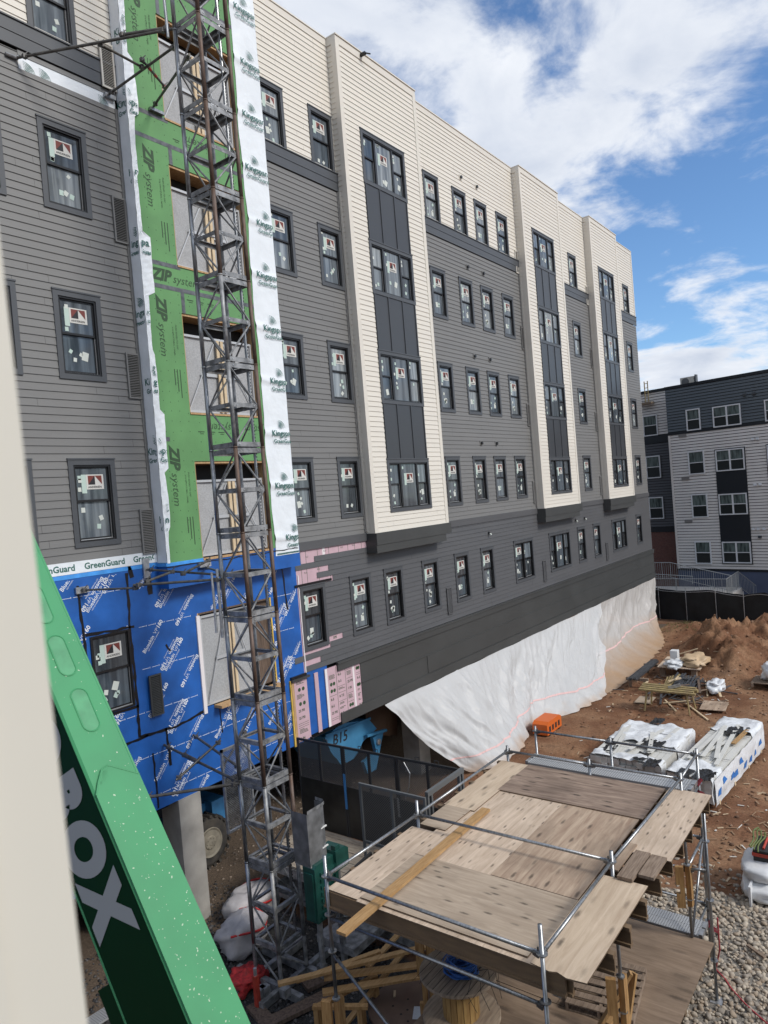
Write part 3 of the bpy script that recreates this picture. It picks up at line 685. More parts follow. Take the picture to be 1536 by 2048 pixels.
# ================================================================== mesh gates standing in the landings
def scrim_mat():
    m = bpy.data.materials.new('grey_scrim'); m.use_nodes = True; t = m.node_tree; b = t.nodes['Principled BSDF']
    g = t.nodes.new('ShaderNodeNewGeometry'); n = t.nodes.new('ShaderNodeTexNoise'); n.inputs['Scale'].default_value = 34; n.inputs['Detail'].default_value = 2; t.links.new(g.outputs['Position'], n.inputs['Vector'])
    r = t.nodes.new('ShaderNodeValToRGB'); t.links.new(n.outputs[0], r.inputs[0]); r.color_ramp.elements[0].position = .3; r.color_ramp.elements[1].position = .7
    r.color_ramp.elements[0].color = (.30, .305, .31, 1); r.color_ramp.elements[1].color = (.40, .405, .41, 1); t.links.new(r.outputs[0], b.inputs['Base Color'])
    b.inputs['Roughness'].default_value = .7
    p = t.nodes.new('ShaderNodeBump'); p.inputs['Strength'].default_value = .25; p.inputs['Distance'].default_value = .01; t.links.new(n.outputs[0], p.inputs['Height']); t.links.new(p.outputs[0], b.inputs['Normal'])
    return m
M_SCRIM = scrim_mat(); M_GALV = mat('galvanised_steel', (0.46, 0.47, 0.48), 0.42, metal=0.75, var=0.18, vs=14); M_WHITE = mat('white_paint', (0.72, 0.72, 0.70), 0.5)
M_STUD = mat('fresh_pine', (0.66, 0.53, 0.36), 0.7, col2=(0.54, 0.41, 0.25), vs=5, stretch=(6, 6, 1))
def gate(x0, x1, z0, z1, y, label):
    t = thing('landing_gate', label, 'gate', ((x0 + x1) / 2, y, z0), 'mesh gates closing the hoist landings')
    mb = MB(); mb.grid(lambda u, v: V(x0 + (x1 - x0) * u, y + .012 * math.sin(u * 11 + v * 6) * math.sin(v * 9), z0 + (z1 - z0) * v), 14, 14); mb.build('mesh_panel', M_SCRIM, t, smooth=True)
    mb = MB(); d = .04
    mb.box(x0, x1, y - d, y - .012, z1 - .05, z1); mb.box(x0, x1, y - d, y - .012, z0, z0 + .05); mb.box(x0, x0 + .04, y - d, y - .012, z0 + .05, z1 - .05); mb.box(x1 - .04, x1, y - d, y - .012, z0 + .05, z1 - .05)
    zm = z0 + (z1 - z0) * .48; xm = (x0 + x1) / 2
    mb.box(x0 + (xm - x0) * .45, x1 - (x1 - xm) * .45, y - d - .01, y - d, zm, zm + .07)
    mb.bar((x0 + .05, y - d - .012, z0 + .05), (xm - .12, y - d - .012, z1 - .1), .022, .02, up=(0, 1, 0)); mb.bar((x1 - .05, y - d - .012, z0 + .05), (xm + .12, y - d - .012, z1 - .1), .022, .02, up=(0, 1, 0))
    mb.build('frame', mat('pale_steel', (.48, .49, .50), .5, metal=.3), t)
    for dx in (-.10, .02):
        mb = MB(); mb.box(xm + dx, xm + dx + .075, y - d - .06, y - d - .024, z0 + .02, z1 - .06); mb.build('stud', M_STUD, t)
    mb = MB(); mb.box(xm - .03, xm + .12, y - d - .075, y - d - .062, zm + .01, zm + .05); mb.tube((xm - .02, y - d - .08, zm + .03), (xm + .2, y - d - .08, zm + .03), .012); mb.build('latch', M_GALV, t)
    return t
for (a, b), nm in zip(OPZ, ('topmost', 'second', 'third', 'lowest')):
    gate(OX0 + .04, OX1 - .04, a + .03, b - .40, -.16, {'topmost': 'grey mesh landing gate in the topmost green bay opening, red panel beside it', 'second': 'grey mesh landing gate in the second opening from the top of the green bay', 'third': 'grey mesh landing gate in the green bay opening just above the lowest one', 'lowest': 'grey mesh landing gate in the lowest green opening, directly above the blue wall'}[nm])
gate(9.82, 11.42, 4.44, 6.42, .05, 'grey mesh landing gate in the blue wall opening above a timber sill')
mb = MB(); mb.box(11.0, 11.8, -.02, .01, 17.14, 18.7); tag(mb.build('red_panel', mat('dull_red_board', (0.16, 0.035, 0.035), 0.7, var=.2, vs=3), None, loc=(11.4, 0, 17.14)), 'dull red board standing in the topmost green bay opening', 'board')
# ================================================================== ground
from mathutils import noise as mn
import numpy as np
MOUNDS = [(36.2, -4.6, 2.4, 1.5, 1.35), (33.4, -5.9, 2.0, 1.2, 1.0), (38.5, -6.6, 2.6, 1.6, 1.25), (40.5, -2.5, 1.4, 1.6, 0.45), (34.8, -8.2, 2.4, 1.3, 1.0), (30.8, -8.9, 2.0, 1.0, 0.35)]
def ground_z(x, y):
    z = 0.0
    for mx, my, sx, sy, h in MOUNDS:
        d = ((x - mx) / sx) ** 2 + ((y - my) / sy) ** 2
        if d < 6: z += h * math.exp(-d * 1.3) * (1 + .5 * mn.noise((x * 1.9, y * 1.9, 3)) + .32 * mn.noise((x * 5, y * 5, 1)) + .15 * mn.noise((x * 11, y * 11, 1)))
    if 3 < x < 46 and -17 < y < 9:
        z += .035 * mn.noise((x * .7, y * .7, 0)) + .018 * mn.noise((x * 2.7, y * 2.7, 5)) + .010 * mn.noise((x * 8, y * 8, 9))
        if x > 15.5:
            z += .02 * mn.noise((x * 4, y * 4, 2))
            for k, (c0, w0) in enumerate(((-9.2, .18), (-10.9, .18), (-3.6, .15), (-5.0, .15))):
                yy = c0 + .25 * math.sin(x * .35 + k) + (x - 22) * (.05 if k < 2 else -.04); d = (y - yy) / w0
                if abs(d) < 2.5: z += -.05 * math.exp(-d * d) * (.7 + .3 * math.sin(x * 22)) + .025 * math.exp(-(abs(d) - 1.5) ** 2 * 4)
    return z
def in_gravel(x, y):
    if x > 16.2 or x < 8.3 or y < -15 or y > -5.0: return False
    e = 15.3 + .35 * mn.noise((y * 1.3, 0, 4)) - max(0, (y + 8.6)) * .55
    return x < e and x > 10.0 + .4 * mn.noise((y, 3, 1)) - max(0, -9.8 - y) * 1.2
def in_dark(x, y): return 3.5 < x < 10.4 and -9.5 < y < 1.5 and not in_gravel(x, y)  # zone of the darker gravel tone
def ground_mat():
    m = bpy.data.materials.new('construction_soil'); m.use_nodes = True; t = m.node_tree; b = t.nodes['Principled BSDF']
    g = t.nodes.new('ShaderNodeNewGeometry'); P = g.outputs['Position']
    def noise(s, d=6, r=.6):
        n = t.nodes.new('ShaderNodeTexNoise'); n.inputs['Scale'].default_value = s; n.inputs['Detail'].default_value = d; n.inputs['Roughness'].default_value = r; t.links.new(P, n.inputs['Vector']); return n.outputs[0]
    def ramp(src, stops):
        r = t.nodes.new('ShaderNodeValToRGB'); t.links.new(src, r.inputs[0]); e = r.color_ramp.elements
        while len(e) < len(stops): e.new(.5)
        for k, (p, c) in enumerate(stops): e[k].position = p; e[k].color = (*c, 1)
        return r.outputs[0]
    soil = ramp(noise(.55), [(.28, (.125, .062, .034)), (.45, (.18, .088, .047)), (.60, (.275, .16, .092)), (.74, (.13, .078, .05))])
    fine = ramp(noise(14, 4, .7), [(.3, (.62, .60, .58)), (.7, (1.25, 1.22, 1.2))])
    mx = t.nodes.new('ShaderNodeMix'); mx.data_type = 'RGBA'; mx.blend_type = 'MULTIPLY'; mx.inputs[0].default_value = 1; t.links.new(soil, mx.inputs[6]); t.links.new(fine, mx.inputs[7])
    at = t.nodes.new('ShaderNodeVertexColor'); at.layer_name = 'kind'
    sp = t.nodes.new('ShaderNodeSeparateColor'); t.links.new(at.outputs['Color'], sp.inputs[0])
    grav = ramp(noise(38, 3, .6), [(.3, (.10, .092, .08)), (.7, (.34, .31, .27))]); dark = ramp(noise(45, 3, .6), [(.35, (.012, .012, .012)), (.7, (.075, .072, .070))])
    m2 = t.nodes.new('ShaderNodeMix'); m2.data_type = 'RGBA'; t.links.new(sp.outputs[0], m2.inputs[0]); t.links.new(mx.outputs[2], m2.inputs[6]); t.links.new(grav, m2.inputs[7])
    m3 = t.nodes.new('ShaderNodeMix'); m3.data_type = 'RGBA'; t.links.new(sp.outputs[1], m3.inputs[0]); t.links.new(m2.outputs[2], m3.inputs[6]); t.links.new(dark, m3.inputs[7])
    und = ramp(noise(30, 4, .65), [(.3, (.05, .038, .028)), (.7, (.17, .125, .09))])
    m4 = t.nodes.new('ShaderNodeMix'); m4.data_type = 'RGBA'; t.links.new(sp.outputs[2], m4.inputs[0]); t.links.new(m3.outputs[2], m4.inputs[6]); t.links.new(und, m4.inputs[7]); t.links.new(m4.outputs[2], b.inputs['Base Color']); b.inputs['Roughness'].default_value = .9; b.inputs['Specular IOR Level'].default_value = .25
    bp = t.nodes.new('ShaderNodeBump'); bp.inputs['Strength'].default_value = .7; bp.inputs['Distance'].default_value = .05; t.links.new(noise(9, 8, .7), bp.inputs['Height']); t.links.new(bp.outputs[0], b.inputs['Normal'])
    return m
def axis(lo, hi, step):
    a = []; q = lo
    while q < hi: a.append(q); q += step
    a.append(hi); out = []; d = step
    while a[-1] + d < 1600: d *= 1.7; a.append(a[-1] + d)
    d = step; f = []
    while lo - d > -1600: d *= 1.7; lo -= d; f.append(lo)
    return sorted(f) + a
gx, gy = axis(4, 46, .14), axis(-14, 4, .14)
vs = [(x, y, ground_z(x, y)) for y in gy for x in gx]; nx = len(gx)
fs = [(j * nx + i, j * nx + i + 1, (j + 1) * nx + i + 1, (j + 1) * nx + i) for j in range(len(gy) - 1) for i in range(nx - 1)]
me = bpy.data.meshes.new('ground'); me.from_pydata(vs, [], fs); me.polygons.foreach_set('use_smooth', [True] * len(fs))
at = me.color_attributes.new('kind', 'FLOAT_COLOR', 'POINT')
cols = []
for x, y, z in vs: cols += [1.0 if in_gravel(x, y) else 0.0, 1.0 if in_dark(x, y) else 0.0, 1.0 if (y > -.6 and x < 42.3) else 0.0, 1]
at.data.foreach_set('color', cols)
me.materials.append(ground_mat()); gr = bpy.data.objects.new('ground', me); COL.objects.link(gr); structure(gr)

ICO = None
def ico(sub):
    import bmesh
    bm = bmesh.new(); bmesh.ops.create_icosphere(bm, subdivisions=sub, radius=1); v = np.array([p.co[:] for p in bm.verts]); f = np.array([[q.index for q in p.verts] for p in bm.faces]); bm.free(); return v, f
def stones(name, pts, rad, sub, mats, label, cat, seed, flat=.62):
    r = np.random.RandomState(seed); v0, f0 = ico(sub); allv = []; allf = []; mi = []; k = 0
    var = [v0 * (1 + .22 * np.array([[mn.noise(Vector(p * 1.3) + Vector((i * 9.1, 0, 0)))] for p in v0])) for i in range(8)]
    for x, y, z in pts:
        s = rad * (0.55 + r.rand() ** 1.6 * 1.0); a = r.rand() * 6.28; c, sn = math.cos(a), math.sin(a)
        v = var[r.randint(8)] * np.array([s, s * (.6 + .35 * r.rand()), s * flat * (.7 + .5 * r.rand())])
        tl = r.uniform(-.5, .5); ct, st = math.cos(tl), math.sin(tl)
        v = np.stack([v[:, 0], v[:, 1] * ct - v[:, 2] * st, v[:, 1] * st + v[:, 2] * ct], 1)
        v = np.stack([v[:, 0] * c - v[:, 1] * sn + x, v[:, 0] * sn + v[:, 1] * c + y, v[:, 2] + z], 1)
        allv.append(v); allf.append(f0 + k); k += len(v0); mi += [r.randint(len(mats))] * len(f0)
    V_ = np.concatenate(allv); F_ = np.concatenate(allf)
    me = bpy.data.meshes.new(name); me.from_pydata(V_.tolist(), [], F_.tolist()); me.polygons.foreach_set('material_index', mi)
    me.polygons.foreach_set('use_smooth', [True] * len(F_))
    for m_ in mats: me.materials.append(m_)
    o = bpy.data.objects.new(name, me); COL.objects.link(o); o['kind'] = 'stuff'; tag(o, label, cat); return o
rs = random.Random(21); pts = []
while len(pts) < 14500:
    x, y = rs.uniform(8.3, 16.2), rs.uniform(-15, -5)
    if in_gravel(x, y): pts.append((x, y, ground_z(x, y) + rs.uniform(-.01, .035)))
for _ in range(260):
    x, y = rs.gauss(15.6, .6), rs.uniform(-12, -6.5); pts.append((x, y, ground_z(x, y)))
G1 = [mat('stone_a', (.36, .305, .24), .85, var=.15, vs=30), mat('stone_b', (.27, .235, .195), .85, var=.2, vs=30), mat('stone_c', (.44, .38, .30), .85, var=.12, vs=30), mat('stone_d', (.31, .245, .18), .85)]
stones('gravel', pts, .044, 2, G1, 'pale crushed stone gravel spread beside the scaffold', 'gravel', 2)
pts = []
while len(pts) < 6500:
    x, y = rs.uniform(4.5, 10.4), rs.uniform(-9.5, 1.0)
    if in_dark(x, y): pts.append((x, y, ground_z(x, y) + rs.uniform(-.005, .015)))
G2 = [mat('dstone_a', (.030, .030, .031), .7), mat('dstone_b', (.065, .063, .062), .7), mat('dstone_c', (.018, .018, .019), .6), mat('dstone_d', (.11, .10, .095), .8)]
stones('gravel', pts, .035, 1, G2, 'dark grey gravel under the hoist mast', 'gravel', 3)
pts = []
for _ in range(2500):
    x, y = rs.uniform(8, 17), rs.uniform(.2, 8); pts.append((x, y, ground_z(x, y)))
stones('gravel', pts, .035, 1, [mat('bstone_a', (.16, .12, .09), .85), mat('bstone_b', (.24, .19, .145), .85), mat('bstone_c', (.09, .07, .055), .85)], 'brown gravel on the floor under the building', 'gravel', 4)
pts = []
for _ in range(1500):
    x, y = rs.uniform(15.5, 41), rs.uniform(-12, -1.2); pts.append((x, y, ground_z(x, y) + .005))
stones('soil_clods', pts, .055, 1, [mat('clod_a', (.17, .09, .05), .95), mat('clod_b', (.11, .06, .035), .95), mat('clod_c', (.25, .155, .10), .95)], 'reddish clods of soil scattered over the bare ground', 'soil', 5)
# wood chips and scraps
mb = MB(); M_CHIP = [mat('chip_pale', (.50, .38, .25), .85), mat('chip_brown', (.27, .17, .10), .85), mat('chip_white', (.62, .60, .55), .8)]
for _ in range(360):
    if rs.random() < .45: x, y = rs.gauss(18.6, 1.6), rs.gauss(-9.2, 1.0)
    elif rs.random() < .6: x, y = rs.gauss(28, 2.6), rs.gauss(-5, 1.7)
    else: x, y = rs.uniform(16, 38), rs.uniform(-11, -2.5)
    if x < 15.5: continue
    a = rs.uniform(0, 6.28); l = rs.uniform(.05, .28); w = rs.uniform(.015, .05); d = V(math.cos(a), math.sin(a), rs.uniform(-.05, .12)); z = ground_z(x, y)
    mb.obox(V(x, y, z + .012), d * l, V(-d.y, d.x, 0) * w, V(0, 0, .012), rs.choice((0, 0, 1, 1, 2)))
o = mb.build('wood_scraps', M_CHIP); o['kind'] = 'stuff'; tag(o, 'splinters and offcuts of wood littering the red soil', 'wood scraps')
mb = MB()
for _ in range(1500):
    x, y = rs.uniform(39.5, 43.2), rs.uniform(-8, -.6)
    if mn.noise((x * 1.2, y * 1.2, 8)) < -.05: continue
    z = ground_z(x, y); a = rs.uniform(0, 6.28); h = rs.uniform(.06, .22); d = V(math.cos(a), math.sin(a), 0); b = V(x, y, z)
    mb.add([b - d * .012, b + d * .012, b + V(rs.uniform(-.08, .08), rs.uniform(-.08, .08), h)], [(0, 1, 2)], rs.choice((0, 1)))
o = mb.build('grass', [mat('grass_green', (.10, .13, .035), .8), mat('grass_dry', (.22, .19, .09), .85)]); o['kind'] = 'stuff'; tag(o, 'sparse weeds growing along the black fence', 'grass')

# ================================================================== plastic sheets hung under the fascia
def sheet_mat(name, dirt, base=(.56, .56, .555)):
    m = bpy.data.materials.new(name); m.use_nodes = True; t = m.node_tree; b = t.nodes['Principled BSDF']; b.inputs['Roughness'].default_value = .46
    g = t.nodes.new('ShaderNodeNewGeometry'); P = g.outputs['Position']; s = t.nodes.new('ShaderNodeSeparateXYZ'); t.links.new(P, s.inputs[0])
    n = t.nodes.new('ShaderNodeTexNoise'); n.inputs['Scale'].default_value = .9; n.inputs['Detail'].default_value = 6; t.links.new(P, n.inputs['Vector'])
    q = t.nodes.new('ShaderNodeMath'); q.operation = 'MULTIPLY_ADD'; t.links.new(n.outputs[0], q.inputs[0]); q.inputs[1].default_value = -1.1; t.links.new(s.outputs[2], q.inputs[2])
    r = t.nodes.new('ShaderNodeValToRGB'); t.links.new(q.outputs[0], r.inputs[0]); e = r.color_ramp.elements
    r2 = t.nodes.new('ShaderNodeMapRange'); t.links.new(q.outputs[0], r2.inputs[0]); r2.inputs[1].default_value = -.8 + dirt * .1; r2.inputs[2].default_value = -.3 + dirt
    mx = t.nodes.new('ShaderNodeMix'); mx.data_type = 'RGBA'; t.links.new(r2.outputs[0], mx.inputs[0]); mx.inputs[6].default_value = (.46, .29, .16, 1); mx.inputs[7].default_value = (*base, 1)
    t.links.new(mx.outputs[2], b.inputs['Base Color']); t.nodes.remove(r)
    b.inputs['Alpha'].default_value = .86
    n3 = t.nodes.new('ShaderNodeTexNoise'); n3.inputs['Scale'].default_value = 1.1; n3.inputs['Detail'].default_value = 5; n3.inputs['Distortion'].default_value = 1.2; mp = t.nodes.new('ShaderNodeMapping'); mp.inputs['Scale'].default_value = (1.6, 1.6, .5); mp.inputs['Rotation'].default_value = (0, .5, 0); t.links.new(P, mp.inputs[0]); t.links.new(mp.outputs[0], n3.inputs['Vector'])
    bp = t.nodes.new('ShaderNodeBump'); bp.inputs['Strength'].default_value = .6; bp.inputs['Distance'].default_value = .08; t.links.new(n3.outputs[0], bp.inputs['Height']); t.links.new(bp.outputs[0], b.inputs['Normal'])
    return m
def lerp_path(P, u):
    L_ = [0]
    for a, b in zip(P[:-1], P[1:]): L_.append(L_[-1] + math.dist(a, b))
    d = u * L_[-1]
    for i in range(len(P) - 1):
        if d <= L_[i + 1] or i == len(P) - 2:
            k = (d - L_[i]) / max(1e-6, L_[i + 1] - L_[i]); return tuple(P[i][j] + (P[i + 1][j] - P[i][j]) * k for j in range(len(P[0])))
def sheet(name, label, top, bot, pw, mt, ztop, nu, nv, wr, strap):
    nu, nv = nu * 2, nv * 2
    t = thing(name, label, 'plastic sheet', (top[0], -.05, 0), 'plastic sheets closing the open ground storey')
    def f(u, v):
        x0 = top[0] + (top[1] - top[0]) * u; bx, by = lerp_path(bot, u); k = v ** pw
        x = x0 + (bx - x0) * (v * .55 + k * .45); y = -.06 + (by + .06) * k; z = ztop * (1 - v) ** (1 + .15 * (pw - 1)) + .03 + .10 * max(0, v - .9) * 8 * abs(mn.noise((x * 1.5, 0, 7)))
        hang = math.sin(v * math.pi) ; ph = x0 * .9
        rid = lambda a, b, c: (1 - 2 * abs(mn.noise((a, b, c)))) ** 3
        sag = .10 * math.sin(v * math.pi) * mn.noise((x0 * .45, 3, 1))
        w = wr * hang * (mn.noise((x0 * .8 + v * 1.6, v * 1.0, 2)) * .30 + .10 * mn.noise((x0 * 2.0 - v * 2.6, v * 1.3, 5)) + .03 * mn.noise((x0 * 5 - v * 4, v * 2, 9)))
        w += wr * (hang * (.12 * rid(x0 * .55 + v * 1.4, v * .55 - x0 * .1, 4) + .06 * rid(x0 * 1.3 - v * 2.2, v * .9, 8) + .035 * rid(x0 * 2.6 + v * 3.5, v * 1.2, 15)) + .09 * (1 - v) ** 1.5 * (v > 0) * rid(x0 * 2.2, v * .5, 3) * min(1, v * 8))
        w += wr * .16 * v ** 3 * mn.noise((x * 2.2, v * 3, 4))
        return V(x + w * .3, y - w - sag + .04 * v, max(z, ground_z(x, y) + .02) - (.07 * abs(math.sin(x0 * 1.1)) * (1 - v) ** 8))
    mb = MB(); mb.grid(f, nu, nv); mb.build('film', mt, t, smooth=True)
    mb = MB(); v0 = strap
    for i in range(nu):
        u0, u1 = i / nu, (i + 1) / nu; va, vb = v0 + .03 * math.sin(u0 * 9), v0 + .03 * math.sin(u1 * 9)
        o = V(-.004, -.012, .004); mb.quad(f(u0, va) + o, f(u1, vb) + o, f(u1, vb - .018) + o, f(u0, va - .018) + o)
    mb.build('strap', mat('faded_pink_tape', (.66, .44, .42), .6), t)
    return t
sheet('plastic_sheet', 'white plastic sheet stretched like a tent from fascia to ground beside the blue dumpster', (16.0, 33.45), [(18.46, -1.25), (19.2, -1.9), (21.2, -1.75), (23.2, -1.1), (24.1, -1.4), (25.1, -1.95), (27.1, -2.2), (27.8, -2.25)], 1.25, sheet_mat('white_plastic_film', .05), 2.75, 150, 34, 1.0, .80)
sheet('plastic_sheet', 'white plastic sheet at the far building corner, dusted orange with soil at the foot', (33.35, 42.35), [(27.75, -2.2), (29.0, -2.35), (32.4, -2.3), (35.2, -2.1), (37.1, -1.9), (39.2, -1.25), (40.6, -.5)], 2.6, sheet_mat('dusty_plastic_film', .95, (.50, .475, .45)), 2.75, 100, 34, .75, .62)

# ================================================================== near building the picture is taken from
M_NB = mat('near_cream_board', (.62, .58, .50), .55, var=.03, vs=3)
nb = thing('house', 'cream building the view is taken from, its window casing close on the left', 'building', (-6, -18, 0))
mb = MB(); mb.box(-14, -.62, -12.3, -12.0, 0, 12); mb.box(-14, 8, -26, -14.6, 0, 7.0); mb.box(-14, -2.2, -14.6, -12.3, 0, 12); mb.build('wall', mat('near_wall_grey', (.20, .20, .20), .7), nb)  # wall masses out of view, extents chosen to shade the lower left
mb = MB(); jx = lambda z: .212 - .02 * (z - 8.7)
for a, b, y0, y1 in ((-.5, 0, -12.30, -12.06), (-.5, -.048, -12.312, -12.301), (-.5, -.17, -12.33, -12.313)):
    mb.prism([(a, 3), (jx(3) + b, 3), (jx(12) + b, 12), (a, 12)], (0, y0, 0), X, Z, (0, y1 - y0, 0))
mb.build('window_casing', M_NB, nb)

# ================================================================== neighbouring building at the far end
P0 = V(52.29, 1.28, 0); U1 = V(-.187, -.982, 0).normalized(); N1 = V(-.982, .187, 0).normalized()
M_LG = mat('pale_grey_siding', (.66, .625, .59), .6, var=.04, vs=1); M_SL = mat('slate_siding', (.095, .112, .125), .55, var=.04, vs=1); M_NAVY = mat('near_black_panel', (.016, .019, .024), .4)
M_DG = mat('charcoal_siding', (.075, .075, .082), .6); M_BLW = mat('blue_grey_wall', (.075, .095, .155), .7, var=.08, vs=1.5); M_WF = mat('white_window_frame', (.68, .69, .70), .45)
def brick():
    m = bpy.data.materials.new('red_brick'); m.use_nodes = True; t = m.node_tree; b = t.nodes['Principled BSDF']; g = t.nodes.new('ShaderNodeNewGeometry')
    s = t.nodes.new('ShaderNodeSeparateXYZ'); t.links.new(g.outputs['Position'], s.inputs[0]); c = t.nodes.new('ShaderNodeCombineXYZ'); t.links.new(s.outputs[1], c.inputs[0]); t.links.new(s.outputs[2], c.inputs[1])
    k = t.nodes.new('ShaderNodeTexBrick'); t.links.new(c.outputs[0], k.inputs[0]); k.inputs['Scale'].default_value = 4.5; k.inputs['Color1'].default_value = (.16, .055, .04, 1); k.inputs['Color2'].default_value = (.10, .035, .028, 1); k.inputs['Mortar'].default_value = (.20, .15, .13, 1); k.inputs['Mortar Size'].default_value = .018
    t.links.new(k.outputs[0], b.inputs['Base Color']); b.inputs['Roughness'].default_value = .85; return m
M_BRICK = brick()
rb_ = thing('apartment_building', 'neighbouring grey apartment block with white windows and a blue base behind the black fence', 'building', tuple(P0))
def fb(mb, s0, s1, z0, z1, d0, d1, m=0, base=P0): mb.obox(base + U1 * s0 + N1 * d0 + Z * z0, U1 * (s1 - s0), N1 * (d1 - d0), Z * (z1 - z0), m)
mb = MB(); fb(mb, 0, 16, 0, 14.7, -12, -.02); mb.build('wall', M_VOID, rb_)
mb = MB(); lap(mb, P0, U1, N1, 0.12, 16, 1.98, 11.38, exp=.20, out=.035, seam=50, groove=.036); fb(mb, 0, .12, 1.98, 11.38, -.02, .056); o = mb.build('siding', M_LG, rb_); o['label'] = 'pale grey siding'
mb = MB(); lap(mb, P0, U1, N1, 0, 16, 11.58, 14.62, exp=.20, out=.035, seam=50, groove=.036); o = mb.build('siding', M_SL, rb_); o['label'] = 'slate grey siding of the top storey'
mb = MB(); fb(mb, -.03, 16, 11.38, 11.57, -.02, .06); fb(mb, -.04, 16, 14.62, 14.80, -.05, .07); fb(mb, 0, 16, 1.86, 1.975, -.02, .05); mb.build('trim_band', M_NAVY, rb_)
mb = MB(); fb(mb, 0.0, 16, 0, 1.85, -.02, .012); mb.build('base_wall', M_BLW, rb_)
for s0, s1 in ((3.12, 5.08), (6.36, 8.3), (12, 14)):
    mb = MB(); fb(mb, s0, s1, 2.35, 10.08, 0, .058); mb.build('panel', M_NAVY, rb_)
def nwin(s0, s1, z0, z1, d=.05, double=False, base=P0):
    mb = MB(); f = .075
    fb(mb, s0, s0 + f, z0, z1, d - .02, d + .05, 0, base); fb(mb, s1 - f, s1, z0, z1, d - .02, d + .05, 0, base); fb(mb, s0 + f, s1 - f, z0, z0 + f, d - .02, d + .05, 0, base); fb(mb, s0 + f, s1 - f, z1 - f, z1, d - .02, d + .05, 0, base)
    zm = (z0 + z1) / 2; fb(mb, s0 + f, s1 - f, zm - .025, zm + .025, d - .02, d + .035, 0, base)
    if double: sm = (s0 + s1) / 2; fb(mb, sm - .05, sm + .05, z0 + f, z1 - f, d - .02, d + .045, 0, base)
    w = mb.build('window', M_WF, rb_)
    mb = MB(); fb(mb, s0 + f, s1 - f, z0 + f, zm - .025, d - .02, d, 0, base); mb.build('pane', mat('screened_pane', (.022, .026, .026), .3), w)
    mb = MB(); fb(mb, s0 + f, s1 - f, zm + .025, z1 - f, d - .02, d + .008, 0, base); mb.build('pane', mat('curtained_pane', (.10, .125, .118), .12, var=.5, vs=2.5, stretch=(3, 3, .5)), w)
for a, b, c, d in ((1.38, 2.34, 11.54, 13.0), (1.31, 2.42, 8.52, 10.12), (1.33, 2.42, 5.54, 7.16), (1.34, 2.43, 2.34, 3.90)): nwin(a, b, c, d)
for a, b, c, d in ((3.19, 4.99, 11.54, 12.92), (3.18, 5.02, 8.59, 10.02), (3.19, 5.0, 5.66, 7.07), (3.19, 5.02, 2.42, 3.86)): nwin(a, b, c, d, .066, True)
for a, b, c, d in ((6.45, 8.2, 11.53, 12.9), (6.42, 8.2, 8.59, 10.02), (6.42, 8.2, 5.66, 7.07), (6.42, 8.2, 2.42, 3.86)): nwin(a, b, c, d, .066, True)
for z in (11.16, 8.17, 5.21):
    mb = MB(); fb(mb, .75, 1.28, z, z + .22, .02, .07); mb.build('wall_vent', mat('vent_grey', (.20, .19, .18), .6), rb_)
for s, z in ((5.6, 10.5), (5.9, 10.5), (5.55, 7.55), (5.86, 7.55), (5.26, 4.68), (5.56, 4.68), (5.91, 4.68)):
    mb = MB(); fb(mb, s - .09, s + .09, z - .08, z + .08, .02, .10); fb(mb, s - .07, s + .07, z - .07, z - .01, .101, .16); mb.build('vent_cap', M_WF, rb_)
for s, z in ((5.28, 13.43), (5.87, 13.42), (5.62, 4.17)):
    mb = MB(); fb(mb, s - .1, s + .1, z - .09, z + .07, .02, .12); fb(mb, s - .07, s + .07, z - .07, z - .03, .121, .2); mb.build('wall_lamp', M_TRIM, rb_)
P1 = P0 - N1 * 1.62                                           # recessed wing on the left
mb = MB(); fb(mb, -9, -.0, 0, 14.9, -10, -.02, 0, P1); fb(mb, -.02, 0, 0, 14.7, 0, 1.6, 0, P1); mb.build('wall', M_VOID, rb_)
mb = MB(); lap(mb, P1, U1, N1, -9, 0, 11.62, 14.78, exp=.20, out=.035, seam=50, groove=.036); mb.build('siding', M_LG, rb_)
mb = MB(); lap(mb, P1, U1, N1, -9, 0, 4.82, 11.05, exp=.20, out=.035, seam=50, groove=.036); o = mb.build('siding', M_DG, rb_); o['label'] = 'charcoal siding of the recessed wing'
mb = MB(); fb(mb, -9, 0, 11.05, 11.6, 0, .06, 0, P1); fb(mb, -9, 0, 4.46, 4.81, 0, .06, 0, P1); fb(mb, -9, 0, 14.78, 14.98, 0, .08, 0, P1); mb.build('trim_band', M_NAVY, rb_)
mb = MB(); fb(mb, -9, 0, 0, 4.45, -.02, .02, 0, P1); mb.build('brick_base', M_BRICK, rb_)
for c, d in ((11.62, 13.15), (8.47, 10.13), (5.44, 7.06)): nwin(-2.63, -1.51, c, d, .05, False, P1); nwin(-5.6, -4.5, c, d, .05, False, P1)
# roof top unit and hoist frame on the neighbour's roof
t = thing('air_conditioner', 'pale air conditioning unit on the roof of the neighbouring block', 'air conditioner', tuple(P0 + U1 * .75 - N1 * .8 + Z * 14.7))
o0 = P0 + U1 * .75 - N1 * .8 + Z * 14.72
mb = MB(); mb.obox(o0, U1 * .95, -N1 * .4, Z * .62); mb.build('cabinet', mat('ac_beige', (.52, .49, .43), .6), t)
mb = MB(); mb.lathe(o0 + U1 * .36 + Z * .31 + N1 * .002, N1, [(.26, 0), (.26, .02), (.05, .03)], 20); mb.build('fan_grille', mat('ac_grille', (.12, .12, .12), .6), t)
mb = MB(); mb.obox(o0 + U1 * 1.02, U1 * .09, -N1 * .3, Z * .70); mb.build('side_panel', M_TRIM, t)
t = thing('roof_ladder', 'yellow steel ladder frame hanging over the roof edge of the neighbouring block', 'ladder', tuple(P1 - U1 * 2.0 + Z * 13))
mb = MB()
